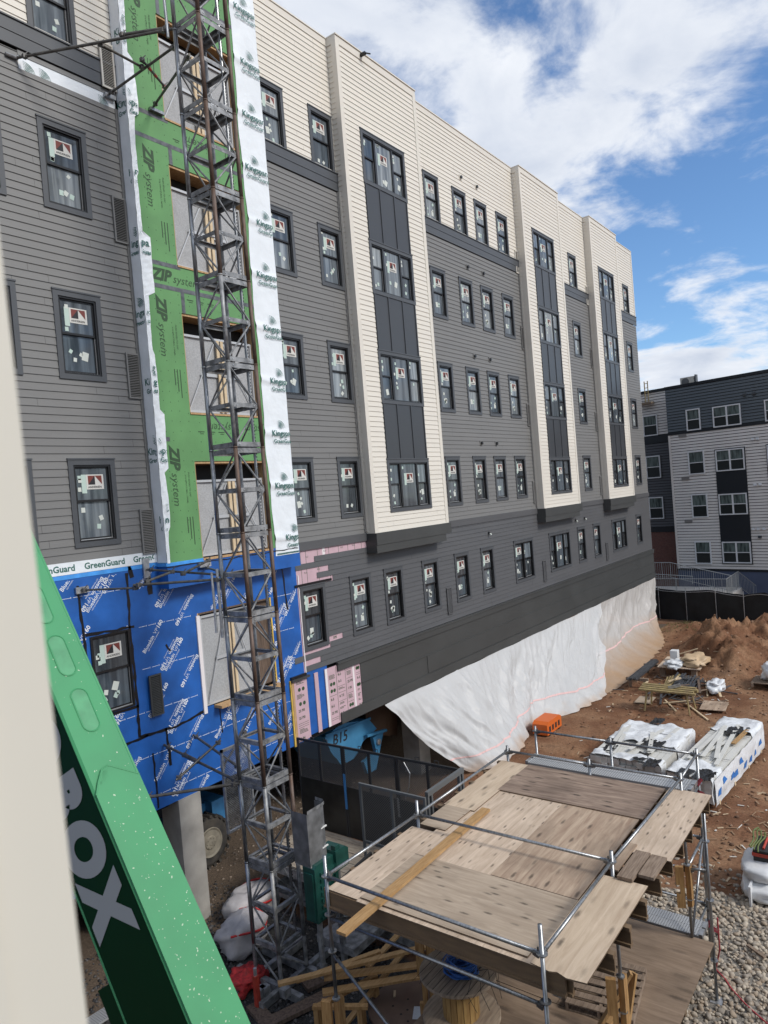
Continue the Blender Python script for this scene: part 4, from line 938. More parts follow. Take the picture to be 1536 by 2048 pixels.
for s in (-2.18, -1.93): mb.bar(P1 + U1 * s + N1 * .3 + Z * 14.0, P1 + U1 * s + N1 * .3 + Z * 15.65, .06, .06)
mb.build('rail', mat('weathered_yellow', (.36, .28, .14), .7, var=.2, vs=5), t)
mb = MB()
for k in range(5): mb.bar(P1 - U1 * 2.18 + N1 * .3 + Z * (14.2 + .32 * k), P1 - U1 * 1.93 + N1 * .3 + Z * (14.2 + .32 * k), .04, .04)
mb.build('rung', MATS['weathered_yellow'], t)
mb = MB(); mb.obox(P1 - U1 * 2.75 + N1 * .1 + Z * 13.95, U1 * 1.15, N1 * .5, Z * .14); mb.build('deck', mat('dirty_timber', (.22, .17, .12), .9), t)
# concrete landing with steel railings
lt = thing('entrance_ramp', 'concrete entrance landing with grey steel railings beyond the black fence', 'ramp', (48, 0, 0))
mb = MB(); mb.box(46.0, 50.0, -3.2, 5, 0, 1.05); mb.box(46.0, 46.5, -3.2, 5, 1.051, 1.2); mb.build('landing', mat('pale_concrete', (.46, .44, .41), .85, var=.1, vs=2), lt)
mb = MB(); mb.prism([(0, 0), (5, 0), (5, .35), (0, 1.04)], (46.9, -3.21, 0.0), V(0, 1, 0), Z, V(1.2, 0, 0)); mb.build('slope', MATS['pale_concrete'], lt)
M_RAIL = mat('railing_steel', (.30, .32, .33), .45, metal=.5)
def railing(p, q, h=1.07, gap=.13):
    mb = MB(); p, q = Vector(p), Vector(q); n = max(1, int((q - p).length / gap))
    mb.tube(p + Z * h, q + Z * h, .026, 6); mb.tube(p + Z * .12, q + Z * .12, .02, 6)
    for i in range(n + 1):
        b = p + (q - p) * i / n; mb.tube(b + Z * (0 if i % 10 == 0 else .12), b + Z * h, .022 if i % 10 == 0 else .010, 5, cap=False)
    mb.build('railing', M_RAIL, lt)
railing((46.1, 5, 1.05), (46.1, -3.1, 1.05)); railing((46.1, -3.1, 1.05), (49.6, -3.1, 1.05)); railing((47.6, 5, 1.9), (47.6, 0.5, 1.9)); railing((47.6, .5, 1.9), (47.6, -3.1, 1.05)); railing((46.9, 4, 1.4), (46.9, -1, 1.1)); railing((49.6, -3.1, 1.05), (50.6, -3.9, .0))
# black screened fence
fe = thing('fence', 'black screened construction fence with steel posts in front of the entrance ramp', 'fence', (43.5, -2, 0))
fp = [(45.6, 3.4), (43.9, .0), (43.3, -3.2), (41.9, -6.2), (40.2, -10.5), (38.5, -16)]
def fz(u): return 1.86 - .10 * math.sin(u * 20) ** 2
mb = MB()
def ff(u, v):
    x, y = lerp_path(fp, u); return V(x + .05 * math.sin(u * 60 + v * 2) * (1 - abs(2 * v - 1)), y, ground_z(x, y) + .0 + v * fz(u))
mb.grid(ff, 90, 8); mb.build('screen', mat('black_screen', (.010, .011, .012), .75, var=.4, vs=2, bump=.4, bs=3, bdist=.03), fe, smooth=True)
for i in range(13):
    x, y = lerp_path(fp, i / 12); mb = MB(); mb.tube((x - .06, y, -.1), (x - .04, y, 1.95), .022, 8); mb.build('post', M_GALV, fe)
mb = MB(); mb.pipe([ff(i / 60, .99) + V(-.06, 0, -.06 + .02 * math.sin(i)) for i in range(61)], .012, 5); mb.build('top_wire', M_GALV, fe)
# ================================================================== hoist mast against the building
def ray(u, v): return (_r * ((u - 768) / 1420) - _u * ((v - 1024) / 1420) + _f)
def gz(u, v, z): d = ray(u, v); return CAM + d * ((z - CAM.z) / d.z)         # where a sight line meets a level
def gy(u, v, y): d = ray(u, v); return CAM + d * ((y - CAM.y) / d.y)
def gx(u, v, x): d = ray(u, v); return CAM + d * ((x - CAM.x) / d.x)
M_RUST = mat('rusty_steel', (0.10, 0.058, 0.038), 0.6, metal=.4, col2=(.16, .12, .10), vs=6, stretch=(3, 3, .8), bump=.2, bs=60)
M_STEEL = mat('grey_mast_steel', (0.24, 0.243, 0.245), 0.48, metal=.35, var=.4, vs=8, bump=.1, bs=50)
M_PIPE = mat('galvanised_pipe', (0.30, 0.31, 0.32), 0.36, metal=.8, var=.25, vs=7, stretch=(4, 4, 1))
M_DPIPE = mat('dark_scaffold_pipe', (0.12, 0.115, 0.105), 0.5, metal=.6, var=.3, vs=9)
M_CLAMP = mat('scaffold_clamp', (0.14, 0.135, 0.13), .5, metal=.6)
M_REDP = mat('red_paint', (.42, .05, .03), .5, var=.2, vs=8)
mx0, mx1, my0, my1 = 8.43, 9.08, -3.19, -2.54
hm = thing('hoist_mast', 'tall lattice steel construction hoist mast, part rusty, tied to the building by pipes', 'hoist mast', (8.75, -2.87, 0))
LEG = {'front': (mx0, my0), 'left': (mx0, my1), 'right': (mx1, my0), 'back': (mx1, my1)}
SH = 1.508
for k in range(14):
    z0 = .74 + SH * k; z1 = z0 + SH
    mb = MB(); e = .035
    cor = [(mx0, my0), (mx1, my0), (mx1, my1), (mx0, my1)]
    for i in range(4):
        a, b = cor[i], cor[(i + 1) % 4]; A, B = V(a[0], a[1], 0), V(b[0], b[1], 0)
        d = (B - A).normalized(); outn = V(d.y, -d.x, 0)
        for zc in (z0 + .055, z1 - .055, z0 + SH / 2):
            h = .085 if abs(zc - z0 - SH / 2) > .1 else .075
            mb.obox(A + d * .04 + outn * -.004 + Z * (zc - h / 2), d * (.65 - .08), -outn * .008, Z * h); mb.obox(A + d * .04 - outn * .013 + Z * (zc + h / 2 - .008), d * .57, -outn * .055, Z * .008)
            for q in (.12, .53): mb.tube(A + d * q + Z * zc + outn * -.005, A + d * q + Z * zc + outn * .006, .011, 6, 1)
        lo, mi, hi = z0 + .1, z0 + SH / 2, z1 - .1
        f1 = (i + k) % 2 == 0
        P, Q = (A, B) if i in (0, 2) else (B, A)
        mb.tube(P + d * (.05 if P is A else -.05) + Z * lo - outn * .01, Q - d * (.05 if Q is B else -.05) + Z * (mi - .03) - outn * .01, .017, 7)
        mb.tube(Q - d * (.05 if Q is B else -.05) + Z * (mi + .03) - outn * .01, P + d * (.05 if P is A else -.05) + Z * hi - outn * .01, .017, 7)
    sec = mb.build('mast_section', [M_STEEL, M_GALV], hm)
    for nm, (x, y) in LEG.items():
        mb = MB(); mb.tube((x, y, z0), (x, y, z1), .038, 12); mb.tube((x, y, z1 - .012), (x, y, z1 + .012), .043, 12)
        rusty = nm in ('front', 'right') and not (nm == 'front' and k in (6, 7, 0, 1)) and not (nm == 'right' and k in (0,))
        mb.build('leg', M_RUST if rusty else (M_PIPE if nm == 'left' else M_STEEL), sec, smooth=True)
mb = MB(); mb.box(mx1 + .02, mx1 + .045, -2.95, -2.91, .8, 21.7)
z = .8
while z < 21.7: mb.box(mx1 + .046, mx1 + .075, -2.95, -2.91, z, z + .03); z += .06
mb.build('rack', mat('dark_rack_steel', (.04, .04, .042), .45, metal=.5), hm)
mb = MB(); mb.tube((mx1 - .08, my0 + .12, .8), (mx1 - .08, my0 + .12, 21.7), .016, 6); mb.tube((mx1 - .02, my0 + .22, .8), (mx1 - .02, my0 + .22, 21.7), .012, 6); mb.build('conduit', M_PIPE, hm)
mb = MB(); e = .04                                           # base frame
for (x, y) in LEG.values(): mb.tube((x, y, .12), (x, y, .74), .038, 10)
for (x0, y0), (x1, y1) in (((mx0 - .5, my0), (mx1 + .6, my0)), ((mx0 - .5, my1), (mx1 + .6, my1)), ((mx0, my0 - .5), (mx0, my1 + .5)), ((mx1, my0 - .5), (mx1, my1 + .5))): mb.bar((x0, y0, .1), (x1, y1, .1), .10, .14)
for p, q in (((mx0, my0), (mx1, my0)), ((mx0, my1), (mx0, my0)), ((mx1, my0), (mx1, my1)), ((mx0, my1), (mx1, my1))): mb.tube((*p, .7), (*q, .18), .018, 7)
for x, y in ((mx0 - .15, my0 - .25), (mx0 - .3, my0 + .1), (mx1, my0 - .4)): mb.box(x - .07, x + .07, y - .07, y + .07, .17, .32)
mb.build('base_frame', M_STEEL, hm)
def clamp(mb, p, m=1):
    p = Vector(p); mb.box(p.x - .038, p.x + .038, p.y - .034, p.y + .034, p.z - .034, p.z + .034, m); mb.tube(p + V(-.03, 0, .0), p + V(.05, -.04, .09), .010, 6, m); mb.tube(p + V(0, -.06, -.03), p + V(0, .06, .03), .012, 6, m)
def tie(name_pts, red=None):
    first = None
    for i, (p, q, r) in enumerate(name_pts):
        mb = MB(); p, q = Vector(p), Vector(q); mb.tube(p, q, r, 10); d = (q - p)
        for t in (.06, .94): clamp(mb, p + d * t)
        if red and i == len(name_pts) - 1:
            p, q = Vector(red[0]), Vector(red[1])
            for t in (.30, .52, .9): mb.tube(p + (q - p) * t, p + (q - p) * (t + .08), .030, 10, 2)
        o = mb.build('pipe' if first else 'wall_tie', [M_DPIPE, M_CLAMP, M_REDP], first or hm); first = first or o
    return first
T = V(8.36, -2.56, 17.30); A1 = V(6.80, -.03, 17.20); A2 = V(8.66, -.04, 17.28); A3 = V(9.50, -.36, 17.24); T2 = V(8.50, -2.50, 17.12)
def onl(a, b, t): return a + (b - a) * t
tie([(T, A1, .026), (onl(T, A1, .02) + Z * .03, onl(T, A1, .33) + Z * .06, .030), (T2, A2, .025), (V(8.75, -2.5, 17.05), A3, .025), (onl(T, A1, .47), onl(T2, A2, .45), .024), (onl(T2, A2, .40) + V(-.15, 0, .08), onl(V(8.75, -2.5, 17.05), A3, .62), .024)], (onl(T2, A2, .40) + V(-.15, 0, .08), onl(V(8.75, -2.5, 17.05), A3, .62)))
mb = MB(); mb.tube((8.30, -2.5, 17.15), (8.22, -2.48, 21.5), .028, 10); mb.build('conduit', M_PIPE, hm)
mb = MB(); mb.tube((6.62, -.04, 17.2), (6.84, -.05, 17.2), .03, 8); mb.box(8.56, 8.80, -.09, -.02, 17.2, 17.28); mb.box(9.38, 9.72, -.42, -.34, 17.12, 17.18); mb.build('wall_tie', M_PIPE, hm)
T = V(8.38, -2.58, 7.46); A1 = V(7.12, -.05, 7.42); A2 = V(8.57, -.06, 7.72); A3 = V(9.80, -.38, 7.50)
tie([(T, V(7.55, -1.1, 7.46), .024), (V(7.62, -1.15, 7.40), A1, .020), (V(8.5, -2.5, 7.52), A2 + V(0, 0, -.1), .022), (V(8.7, -2.5, 7.5), A3, .022), (V(8.32, -1.5, 7.55), V(9.35, -1.1, 7.72), .024), (V(7.7, -1.25, 7.5), V(8.45, -1.1, 7.60), .024)])
mb = MB(); mb.box(7.02, 7.28, -.06, -.01, 7.36, 7.48); mb.box(9.62, 9.92, -.42, -.34, 7.52, 7.62); mb.box(8.5, 8.64, -.05, -.01, 7.45, 7.85); mb.tube((8.36, -2.5, 6.4), (8.36, -2.5, 7.65), .03, 10); mb.tube((8.28, -2.44, 6.5), (8.28, -2.44, 7.6), .024, 10); mb.build('wall_tie', M_GALV, hm)
T = V(8.38, -2.58, 3.75); A1 = V(8.62, -.04, 3.98); A2 = V(9.36, -.04, 3.95)
tie([(T, A1, .026), (V(8.5, -2.5, 3.95), A2, .026), (T + V(0, 0, -.02), V(7.30, -1.2, 3.62), .028), (V(7.95, -1.3, 3.72), onl(V(8.5, -2.5, 3.95), A2, .45) + V(.1, 0, .2), .024), (onl(T, A1, .35) + V(.25, 0, -.1), onl(T, A1, .35) + V(1.1, .2, .35), .022), (onl(T, A1, .52), onl(T, A1, .72), .042)])
# buffer cage, hoist car drive and guard
def mesh(mb, o, U, Vv, w, h, pitch=.044, t=.0088, m=0):        # expanded metal: two families of thin strips
    o, U, Vv = Vector(o), Vector(U), Vector(Vv); n = U.cross(Vv).normalized()
    for sgn in (1, -1):
        c = -h
        while c < w + h:
            # line x = c + sgn * 1.9 * y
            pts = []
            for y in (0, h):
                pts.append([c + sgn * 1.9 * y * .5, y])
            (xa, ya), (xb, yb_) = pts
            if xb < xa: (xa, ya), (xb, yb_) = (xb, yb_), (xa, ya)
            if xb > 0 and xa < w:
                s_ = (yb_ - ya) / (xb - xa)
                if xa < 0: ya += s_ * -xa; xa = 0
                if xb > w: yb_ -= s_ * (xb - w); xb = w
                a = o + U * xa + Vv * ya; b = o + U * xb + Vv * yb_
                q = (Vv) * t
                mb.quad(a - q, b - q, b + q, a + q, m)
            c += pitch
M_DMESH = mat('dark_mesh_steel', (.045, .046, .048), .55, metal=.35); M_MESH = mat('expanded_mesh', (.19, .185, .175), .5, metal=.3)
M_SHEET = mat('dark_sheet_steel', (.040, .039, .036), .42, metal=.5, var=.35, vs=1.6)
M_GREEN = mat('dark_green_enamel', (.010, .062, .050), .38, var=.22, vs=5, coat=.2)
hp = thing('hoist_car', 'parked hoist car with dark mesh gates, plank floor and a green motor cover', 'hoist', (10.5, -3, .3))
mb = MB()
for i in range(9):
    x0 = 10.28 + i * .172; mb.box(x0, x0 + .164, -5.1, -.72, 1.05, 1.10 - .006 * (i % 2))
mb.build('floor_planks', mat('weathered_plank', (.42, .36, .28), .85, col2=(.27, .22, .17), vs=4, stretch=(8, 1, 4)), hp)
mb = MB()
for y in (-5.1, -2.9, -.8): mb.box(10.2, 11.85, y - .05, y + .05, .85, 1.048)
for x in (10.3, 11.8): mb.box(x - .05, x + .05, -5.05, -.8, .86, 1.047)
mb.box(10.3, 11.7, -5, -.9, .3, .4); mb.box(9.2, 10.3, -4.3, -3.4, .6, .75); mb.build('chassis', M_STEEL, hp)
ys = [-.60, -2.02, -3.52, -5.12]
for a, b in zip(ys[:-1], ys[1:]):
    mb = MB(); f = .05; x = 11.85
    mb.box(x - .02, x + .02, b + .01, b + f, 1.1, 3.18); mb.box(x - .02, x + .02, a - f, a - .01, 1.1, 3.18); mb.box(x - .02, x + .02, b + f, a - f, 3.13, 3.18); mb.box(x - .02, x + .02, (a + b) / 2 - .03, (a + b) / 2 + .03, 2.26, 3.13)
    for q in (.35, .65): yy = b + (a - b) * q; mb.tube((x, yy - .05, 3.18), (x, yy - .05, 3.25), .008, 5); mb.tube((x, yy + .05, 3.18), (x, yy + .05, 3.25), .008, 5); mb.tube((x, yy - .05, 3.25), (x, yy + .05, 3.25), .008, 5)
    g = mb.build('gate_panel', M_DMESH, hp)
    mb = MB(); mb.box(x - .012, x + .012, b + f, a - f, 1.1, 2.26)
    for q in (1.3, 1.7, 2.1): mb.tube((x - .014, a - f - .05, q), (x - .022, a - f - .05, q), .012, 6); mb.tube((x - .014, b + f + .05, q), (x - .022, b + f + .05, q), .012, 6)
    mb.build('sheet', M_SHEET, g)
    mb = MB(); mesh(mb, (x, b + f, 2.26), Y, Z, a - b - 2 * f, .87); mb.build('mesh', M_MESH, g)
mb = MB(); mb.box(11.82, 11.84, -2.06, -2.0, 1.75, 2.55); mb.build('latch', mat('blue_paint', (.05, .22, .50), .5), hp)
mb = MB(); mb.tube((11.80, -3.53, 1.9), (11.80, -3.53, 2.3), .025, 8); mb.pipe([(11.84, -3.7, 2.3), (11.80, -3.85, 2.6), (11.8, -3.9, 2.9), (11.82, -3.75, 3.1)], .012, 6); mb.build('cable', M_GALV, hp)
mb = MB(); mb.bar((11.9, -5.14, 3.15), (10.60, -5.14, 3.15), .07, .09)
for x in (10.62, 10.74, 11.75, 11.86): mb.box(x - .025, x + .025, -5.17, -5.11, 1.1, 3.105)
mb.build('end_rail', mat('mid_grey_paint', (.16, .17, .175), .5, metal=.3), hp)
mb = MB(); x = 10.42
mb.box(x - .02, x + .02, -5.24, -5.19, 1.3, 3.18); mb.box(x - .02, x + .02, -3.72, -3.67, 1.1, 3.18); mb.box(x - .02, x + .02, -5.19, -3.72, 3.13, 3.18); mb.box(x - .02, x + .02, -5.19, -3.72, 2.0, 2.05); mb.box(x - .018, x + .018, -4.48, -4.43, 2.05, 3.13)
g = mb.build('gate_panel', mat('mid_grey_paint', (.16, .17, .175), .5, metal=.3), hp); mb = MB(); mesh(mb, (x, -5.19, 2.05), Y, Z, 1.47, 1.08); mb.build('mesh', M_MESH, g)
mb = MB(); y = -4.22
mb.box(9.02, 9.06, y - .02, y + .02, 1.1, 2.02); mb.box(9.93, 9.97, y - .02, y + .02, 1.1, 2.12); mb.bar((9.02, y, 2.02), (9.97, y, 2.12), .04, .05); mb.bar((9.02, y, 1.15), (9.97, y, 1.15), .04, .05)
g = mb.build('gate_panel', M_DMESH, hp); mb = MB(); mesh(mb, (9.06, y, 1.17), X, Z, .87, .87); mb.build('mesh', M_MESH, g)
# green ribbed motor cover
mb = MB(); gx0, gx1, gy0, gy1 = 8.62, 9.22, -4.06, -3.78
prof = [(0, 0), (.60, 0), (.60, .95), (.55, 1.0), (.05, 1.0), (0, .95)]
mb.prism(prof, (gx0, gy0, 1.44), X, Z, (0, gy1 - gy0, 0))
for k in range(7): mb.box(gx0 + .12, gx1 - .06, gy0 - .03, gy0, 1.54 + .115 * k, 1.60 + .115 * k)
mb.box(gx0 - .02, gx0, gy0 + .04, gy1 - .04, 1.5, 2.3); mb.box(gx0 + .08, gx1 + .02, gy0 - .03, gy0 - .001, 1.48, 1.53); 
mb.prism([(0, 0), (.34, 0), (.34, .30), (.26, .36), (0, .36)], (9.12, -4.12, 2.14), X, Z, (0, .40, 0)); mb.box(9.14, 9.26, -4.10, -4.0, 2.5, 2.58); mb.box(9.10, 9.17, -4.1, -3.95, 1.6, 2.3)
mb.build('motor_cover', M_GREEN, hp)
mb = MB(); mb.tube((8.75, -3.95, .4), (8.75, -3.95, 1.44), .05, 8); mb.tube((9.25, -4.0, .2), (9.25, -4.0, 2.2), .06, 8); mb.build('guide_post', M_STEEL, hp)
mb = MB()                                                     # grey guard bin with rounded corner
pl = [(0, 0), (.36, 0), (.46, .03), (.52, .10), (.52, .30)]
for i in range(4):
    (a, b), (c, d) = pl[i], pl[i + 1]; o = V(8.62, -3.98, 2.42)
    mb.quad(o + V(a, b, 0), o + V(c, d, 0), o + V(c, d, .92), o + V(a, b, .92)); mb.quad(o + V(a, b, .92) + V(0, -.02, 0), o + V(c, d, .92) + V(.015, -.015, 0), o + V(c, d, .98) + V(.015, -.015, 0), o + V(a, b, .98) + V(0, -.02, 0), 1)
mb.quad((8.62, -3.98, 2.42), (8.62, -3.6, 2.42), (8.62, -3.6, 3.34), (8.62, -3.98, 3.34)); mb.box(8.62, 9.1, -3.99, -3.6, 2.40, 2.42, 1)
for q in (2.6, 2.95): mb.box(8.95, 9.10, -3.985, -3.962, q, q + .02, 2)
mb.build('guard', [mat('galvanised_sheet', (.24, .245, .25), .5, metal=.6, var=.25, vs=5), M_STEEL, M_WHITE], hp)
mb = MB(); mb.box(8.5, 8.54, -2.0, -1.95, 2.6, 4.2); mb.box(8.5, 9.2, -2.0, -1.95, 4.15, 4.2); mb.box(9.16, 9.2, -2.0, -1.95, 2.6, 4.15); mb.box(8.54, 9.16, -2.0, -1.95, 2.6, 2.64); g = mb.build('gate_panel', M_GALV, hp); mb = MB(); mesh(mb, (8.54, -1.98, 2.64), X, Z, .62, 1.5); mb.build('mesh', M_GALV, g)
# ================================================================== loading scaffold beside the hoist
def ply_mat(name, c1, c2, grain, knots=1.0, kscale=3.6, seed=0, stain=.35):
    m = bpy.data.materials.new(name); m.use_nodes = True; t = m.node_tree; b = t.nodes['Principled BSDF']; L = t.links
    g = t.nodes.new('ShaderNodeNewGeometry'); P = g.outputs['Position']
    def mp(scale, loc=(0, 0, 0)):
        n = t.nodes.new('ShaderNodeMapping'); n.inputs['Scale'].default_value = scale; n.inputs['Location'].default_value = loc; L.new(P, n.inputs[0]); return n.outputs[0]
    s = (.9, 9, 1) if grain == 'x' else (9, .9, 1)
    n = t.nodes.new('ShaderNodeTexNoise'); n.inputs['Scale'].default_value = 1.4; n.inputs['Detail'].default_value = 7; n.inputs['Roughness'].default_value = .65; n.inputs['Distortion'].default_value = .8; L.new(mp(s, (seed, seed * 2, 0)), n.inputs['Vector'])
    r = t.nodes.new('ShaderNodeValToRGB'); L.new(n.outputs[0], r.inputs[0]); r.color_ramp.elements[0].position = .33; r.color_ramp.elements[1].position = .68; r.color_ramp.elements[0].color = (*c1, 1); r.color_ramp.elements[1].color = (*c2, 1)
    col = r.outputs[0]
    def mul(c, fac, colr):
        k = t.nodes.new('ShaderNodeMix'); k.data_type = 'RGBA'; L.new(fac, k.inputs[0]); L.new(c, k.inputs[6]); k.inputs[7].default_value = (*colr, 1); return k.outputs[2]
    n2 = t.nodes.new('ShaderNodeTexNoise'); n2.inputs['Scale'].default_value = 1.1; n2.inputs['Detail'].default_value = 4; L.new(mp((1, 1, 1), (seed * 3, 5, 0)), n2.inputs['Vector'])
    q = t.nodes.new('ShaderNodeMapRange'); L.new(n2.outputs[0], q.inputs[0]); q.inputs[1].default_value = .48; q.inputs[2].default_value = .78; q.inputs[4].default_value = stain
    col = mul(col, q.outputs[0], tuple(c * .42 for c in c1))
    if knots:
        ks = (kscale * .5, kscale * 1.7, 1) if grain == 'x' else (kscale * 1.7, kscale * .5, 1)
        v = t.nodes.new('ShaderNodeTexVoronoi'); v.voronoi_dimensions = '2D'; v.inputs['Randomness'].default_value = 1.0; v.inputs['Scale'].default_value = 1; L.new(mp(ks, (seed * 1.7, seed, 0)), v.inputs['Vector'])
        nz = t.nodes.new('ShaderNodeTexNoise'); nz.inputs['Scale'].default_value = 22; L.new(P, nz.inputs['Vector'])
        ad = t.nodes.new('ShaderNodeMath'); ad.operation = 'MULTIPLY_ADD'; L.new(nz.outputs[0], ad.inputs[0]); ad.inputs[1].default_value = .12; L.new(v.outputs['Distance'], ad.inputs[2])
        k = t.nodes.new('ShaderNodeMapRange'); k.interpolation_type = 'SMOOTHSTEP'; L.new(ad.outputs[0], k.inputs[0]); k.inputs[1].default_value = .27; k.inputs[2].default_value = .10; k.inputs[3].default_value = 0; k.inputs[4].default_value = .85 * knots
        rnd = t.nodes.new('ShaderNodeSeparateColor'); L.new(v.outputs['Color'], rnd.inputs[0])
        gt = t.nodes.new('ShaderNodeMapRange'); L.new(rnd.outputs[0], gt.inputs[0]); gt.inputs[1].default_value = .15; gt.inputs[2].default_value = .85
        mm = t.nodes.new('ShaderNodeMath'); mm.operation = 'MULTIPLY'; L.new(k.outputs[0], mm.inputs[0]); L.new(gt.outputs[0], mm.inputs[1])
        col = mul(col, mm.outputs[0], tuple(c * .16 for c in c1))
    L.new(col, b.inputs['Base Color']); b.inputs['Roughness'].default_value = .8
    bp = t.nodes.new('ShaderNodeBump'); bp.inputs['Strength'].default_value = .35; bp.inputs['Distance'].default_value = .006; L.new(n.outputs[0], bp.inputs['Height']); L.new(bp.outputs[0], b.inputs['Normal'])
    return m
M_PALE = ply_mat('pale_plywood', (.44, .335, .245), (.66, .53, .41), 'x', 1.0, 5.6, 1.3)
M_PALE2 = ply_mat('clean_plywood', (.45, .34, .24), (.62, .50, .37), 'x', .9, 3.0, 4.1, .15)
M_TANP = ply_mat('grey_tan_plywood', (.31, .24, .175), (.46, .37, .28), 'y', .9, 4.4, 2.7, .25)
M_BRNP = ply_mat('brown_plywood', (.29, .20, .14), (.50, .385, .28), 'x', .9, 3.4, 6.3, .7)
M_DRKP = ply_mat('dark_weathered_plywood', (.15, .10, .075), (.36, .27, .205), 'y', 1.0, 3.2, 8.9, .6)
M_LOWP = ply_mat('stained_lower_plywood', (.18, .125, .085), (.30, .22, .155), 'y', .7, 2.0, 3.3, .5)
M_EDGE = mat('plywood_edge', (.16, .11, .07), .85)
M_TIM = mat('timber_beam', (.19, .125, .07), .8, col2=(.15, .10, .06), vs=4, stretch=(1, 1, 6))
sc = thing('scaffold', 'galvanised ring lock scaffold tower carrying two plywood loading decks', 'scaffold', (9.5, -8, 0))
def post(x, y, z0, z1, ros=(3.70, 3.18, 2.68)):
    mb = MB(); mb.tube((x, y, z0), (x, y, z1), .0245, 12); p = mb.build('post', M_PIPE, sc, smooth=True)
    for z in ros:
        if z0 < z < z1: mb = MB(); mb.lathe((x, y, z - .006), Z, [(.03, 0), (.062, .001), (.062, .011), (.03, .012)], 14); mb.build('rosette', M_PIPE, p)
    return p
PA, PB, PC, PD, PE, PF, PG = (6.80, -6.10), (6.75, -9.24), (8.88, -6.17), (8.91, -9.24), (11.87, -6.2), (11.88, -7.80), (11.92, -9.33)
O1, O2, O3, PH = (13.1, -6.2), (13.1, -7.75), (13.1, -9.3), (12.04, -9.62)
for p, z0, z1 in ((PA, 2.0, 3.98), (PB, .0, 4.02), (PC, 2.0, 3.92), (PD, 1.06, 3.84), (PE, 0, 3.80), (PF, 1.06, 3.80), (PG, 1.06, 3.80), (O1, 0, 3.80), (O2, 0, 3.78), (O3, 0, 3.80), (PH, 0.02, 3.40)): post(*p, z0, z1, (3.70, 3.18, 2.68, 1.7, .7))
def rail(p, q, z, r=.0225, name='ledger', z2=None):
    mb = MB(); a, b = V(*p, z), V(*q, z if z2 is None else z2); d = (b - a).normalized(); mb.tube(a + d * .03, b - d * .03, r, 10)
    o = mb.build(name, M_PIPE, sc, smooth=True)
    mb = MB()
    for c, s in ((a, 1), (b, -1)): mb.bar(c + d * s * .03 - Z * .03, c + d * s * .10 - Z * .005, .035, .06); mb.obox(c + d * s * .045 - V(.008, .008, .06), (.016, 0, 0), (0, .016, 0), (0, 0, .12))
    mb.build('wedge_head', M_CLAMP, o)
for a, b in ((PA, PC), (PC, PE), (PA, PB), (PC, PD), (PE, PF), (PF, PG), (PB, PD), (PD, PG), (O1, O2), (O2, O3), (PG, O3)): rail(a, b, 3.70)
for a, b in ((PA, PB), (PA, PC), (PC, PE), (PD, PG), (PE, O1), (PG, O3)): rail(a, b, 3.13)
for a, b in ((PE, PF), (PF, PG), (PG, PH), (O1, O3), (PG, O3)): rail(a, b, 2.2)
for a, b in ((O1, O3), (PE, O1), (PG, O3)): rail(a, b, 1.0)
for a, b, z, z2 in ((PA, PB, 2.65, .4), (PG, O3, 1.05, 2.2), (PH, O3, 2.2, .9), (PA, PC, 3.1, 2.2), (PD, PG, .3, .95)): rail(a, b, z, .021, 'brace', z2)
mb = MB(); mb.box(PH[0] - .09, PH[0] + .09, PH[1] - .09, PH[1] + .09, .015, .03); mb.build('base_plate', M_GALV, sc)
# beams under the upper deck
for x in (6.90, 7.45, 8.0, 8.6, 9.2, 9.75, 10.3, 10.8, 11.33, 11.86):
    mb = MB(); y0, y1 = -9.76, -5.98
    if x < 7: y0 = -9.5
    mb.box(x - .04, x + .04, y0, y1, 3.43, 3.478); mb.box(x - .04, x + .04, y0, y1, 3.24, 3.28); mb.box(x - .015, x + .015, y0, y1, 3.28, 3.43); mb.build('joist', M_TIM, sc)
mb = MB(); mb.box(6.825, 6.858, -9.45, -6.02, 3.29, 3.476); mb.box(6.79, 6.858, -9.45, -6.02, 3.262, 3.289); mb.build('joist', M_TIM, sc)
for y in (-6.1, -9.3): mb = MB(); mb.box(6.9, 12.0, y - .05, y + .05, 3.16, 3.236); mb.build('bearer', M_GALV, sc)
# lower deck frame
mb = MB()
for x in (7.7, 8.6, 9.5, 10.4, 11.3, 11.85): mb.box(x - .045, x + .045, -9.6, -6.5, .82, 1.02)
mb.build('joist', M_TIM, sc)
def block(p, z0, z1, name='timber_block', rot=0):            # notched timber standing round a post
    x, y = p; mb = MB(); h = z1 - z0
    pr = [(0, 0), (.13, 0), (.13, h * .34), (.07, h * .34), (.07, h * .56), (.13, h * .56), (.13, h), (0, h)]
    mb.prism(pr, (x - .10, y + .03, z0), V(-.35, .94, 0).normalized(), Z, V(.06, .022, 0)); mb.box(x - .03, x + .10, y - .05, y + .028, z0, z1)
    mb.lathe((x, y, z1), Z, [(.055, 0), (.055, .02), (.03, .03)], 12, 1)
    mb.build(name, [M_STUDB, M_PIPE], sc)
M_STUDB = mat('warm_timber', (.42, .25, .10), .75, col2=(.28, .15, .055), vs=4, stretch=(7, 7, 1))
block(PA, .05, 2.02); block(PC, .05, 2.0); block(PG, 1.58, 2.26); block(PD, 1.06, 2.16)
